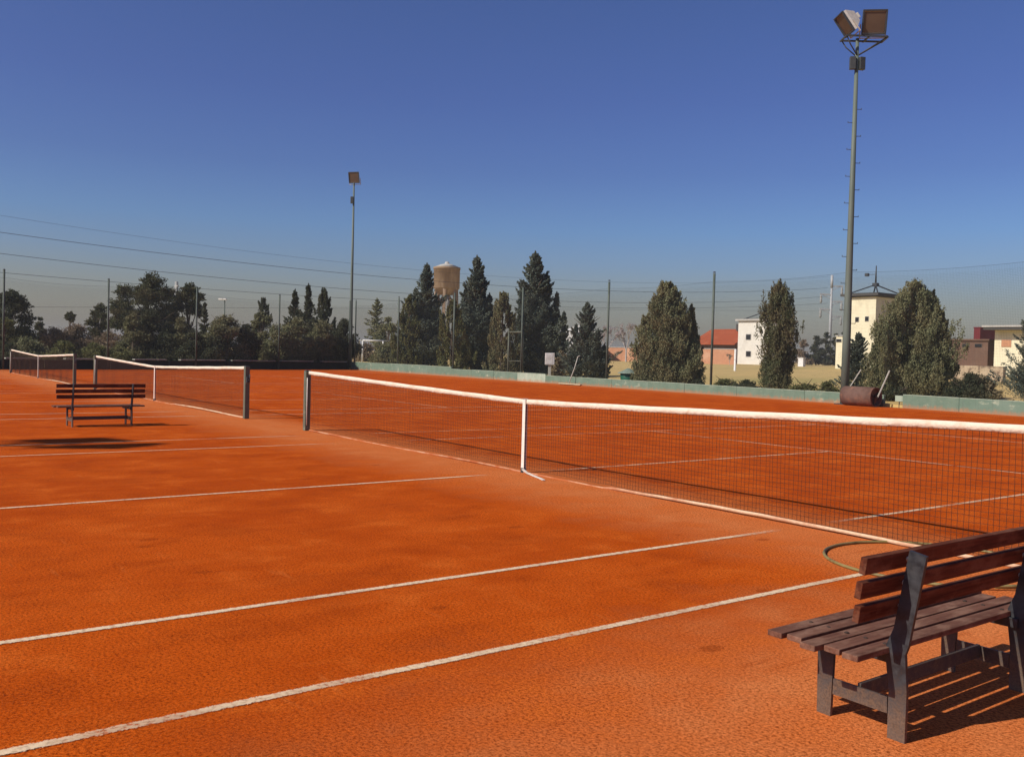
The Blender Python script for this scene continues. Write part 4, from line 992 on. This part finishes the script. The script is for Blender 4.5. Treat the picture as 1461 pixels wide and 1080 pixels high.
b = MB(); b.box((-.25, 0, zt+.06), (.95, .3, .2), bev=.05); b.build('lamp_head', M['white'], root)
D = 105.; p_ = foot(250, D); zt = zat(250, 402, D)-p_[2]
b = MB(); b.tube([(0, 0, 0), (0, 0, zt)], [.26, .18], 10); b.box((0, 0, zt-.5), (1.2, .14, .12)); o = b.build('utility_pole', M['concrete']); o.location = p_; tag(o, 'grey pole top between the two big pines', 'pole')
DP = 190.; p_ = foot(1183, DP); z_ = lambda y: zat(1183, y, DP)-p_[2]
root = thing('power_pylon', 'pale steel power pylon with side arms beyond the dry field', 'pylon', p_, yawR)
b = MB(); b.tube([(0, 0, 0), (0, 0, z_(394))], [.36, .17], 12); b.build('pole', M['pylon'], root)
b = MB(); b.tube([(0, 0, z_(411)), (0, 0, z_(393))], .26, 10); b.build('pole_top', M['pylon'], root)
ARM = ((1, 409), (-1, 421), (1, 431), (-1, 442), (1, 452))
k_ = DP/FOC
for s, y in ARM:
    b = MB(); b.bar((0, 0, z_(y)), (s*2.3, 0, z_(y)+.15), .26); b.bar((0, 0, z_(y)-.8), (s*1.9, 0, z_(y)+.05), .12); o = b.build('cross_arm', M['pylon'], root)
    b = MB(); b.lathe((s*2.1, 0, z_(y)-1.1), [(.14, -.6), (.28, -.2), (.16, .2), (.28, .55), (.16, .85), (.12, 1.2)], 8); b.build('insulator', M['concrete'], o)
# six cables run from the pylon to the left, past the near side of the trees
Q1 = p_[:2]; Q0 = at(-60, 512, 96.)[:2]
def wire_pt(px):
    d = ray(px, 430)[:2]; e = Q1-Q0; n = np.array([-e[1], e[0]]); t = ((Q0-CAM[:2])@n)/(d@n); q = CAM[:2]+d*t; return float((q-Q0)@e/(e@e)), t
lbl = ('topmost', 'second from top', 'third from top', 'fourth from top', 'lowest')
for i, (ya, yb, yc, rr) in enumerate(((308, 376, 395, .016), (332, 391, 411, .034), (362, 413, 423, .032), (389, 426, 433, .028), (438, 440, 444, .018))):
    T, Z = [], []
    for px, y in ((0, ya), (500, yb), (1180, yc)):
        t, D = wire_pt(px); T.append(t); Z.append(zat(px, y, D))
    cf = np.polyfit(T, Z, 2); pts = []
    for t in np.linspace(-.12, T[2], 60): q = Q0+(Q1-Q0)*t; pts.append((q[0], q[1], np.polyval(cf, t)))
    b = MB(); b.tube(pts, rr*.78, 5); o = b.build('power_cable', M['cable'])
    tag(o, lbl[i]+' of the power cables sagging across the sky to the pylon', 'cable', 'power cables sagging to the pylon')

# ------------------------------------------------------------------ smog
b = MB(); b.box((0, 0, 10.2), (4600, 4600, 23))
hm, nt, b_, out = nm('smog'); nt.nodes.remove(b_)
v = N(nt, 'ShaderNodeVolumePrincipled', {'Color': (.86, .84, .80, 1), 'Density': HAZE, 'Anisotropy': .2})
nt.links.new(v.outputs[0], out.inputs['Volume'])
b.build('haze', hm)['kind'] = 'stuff'
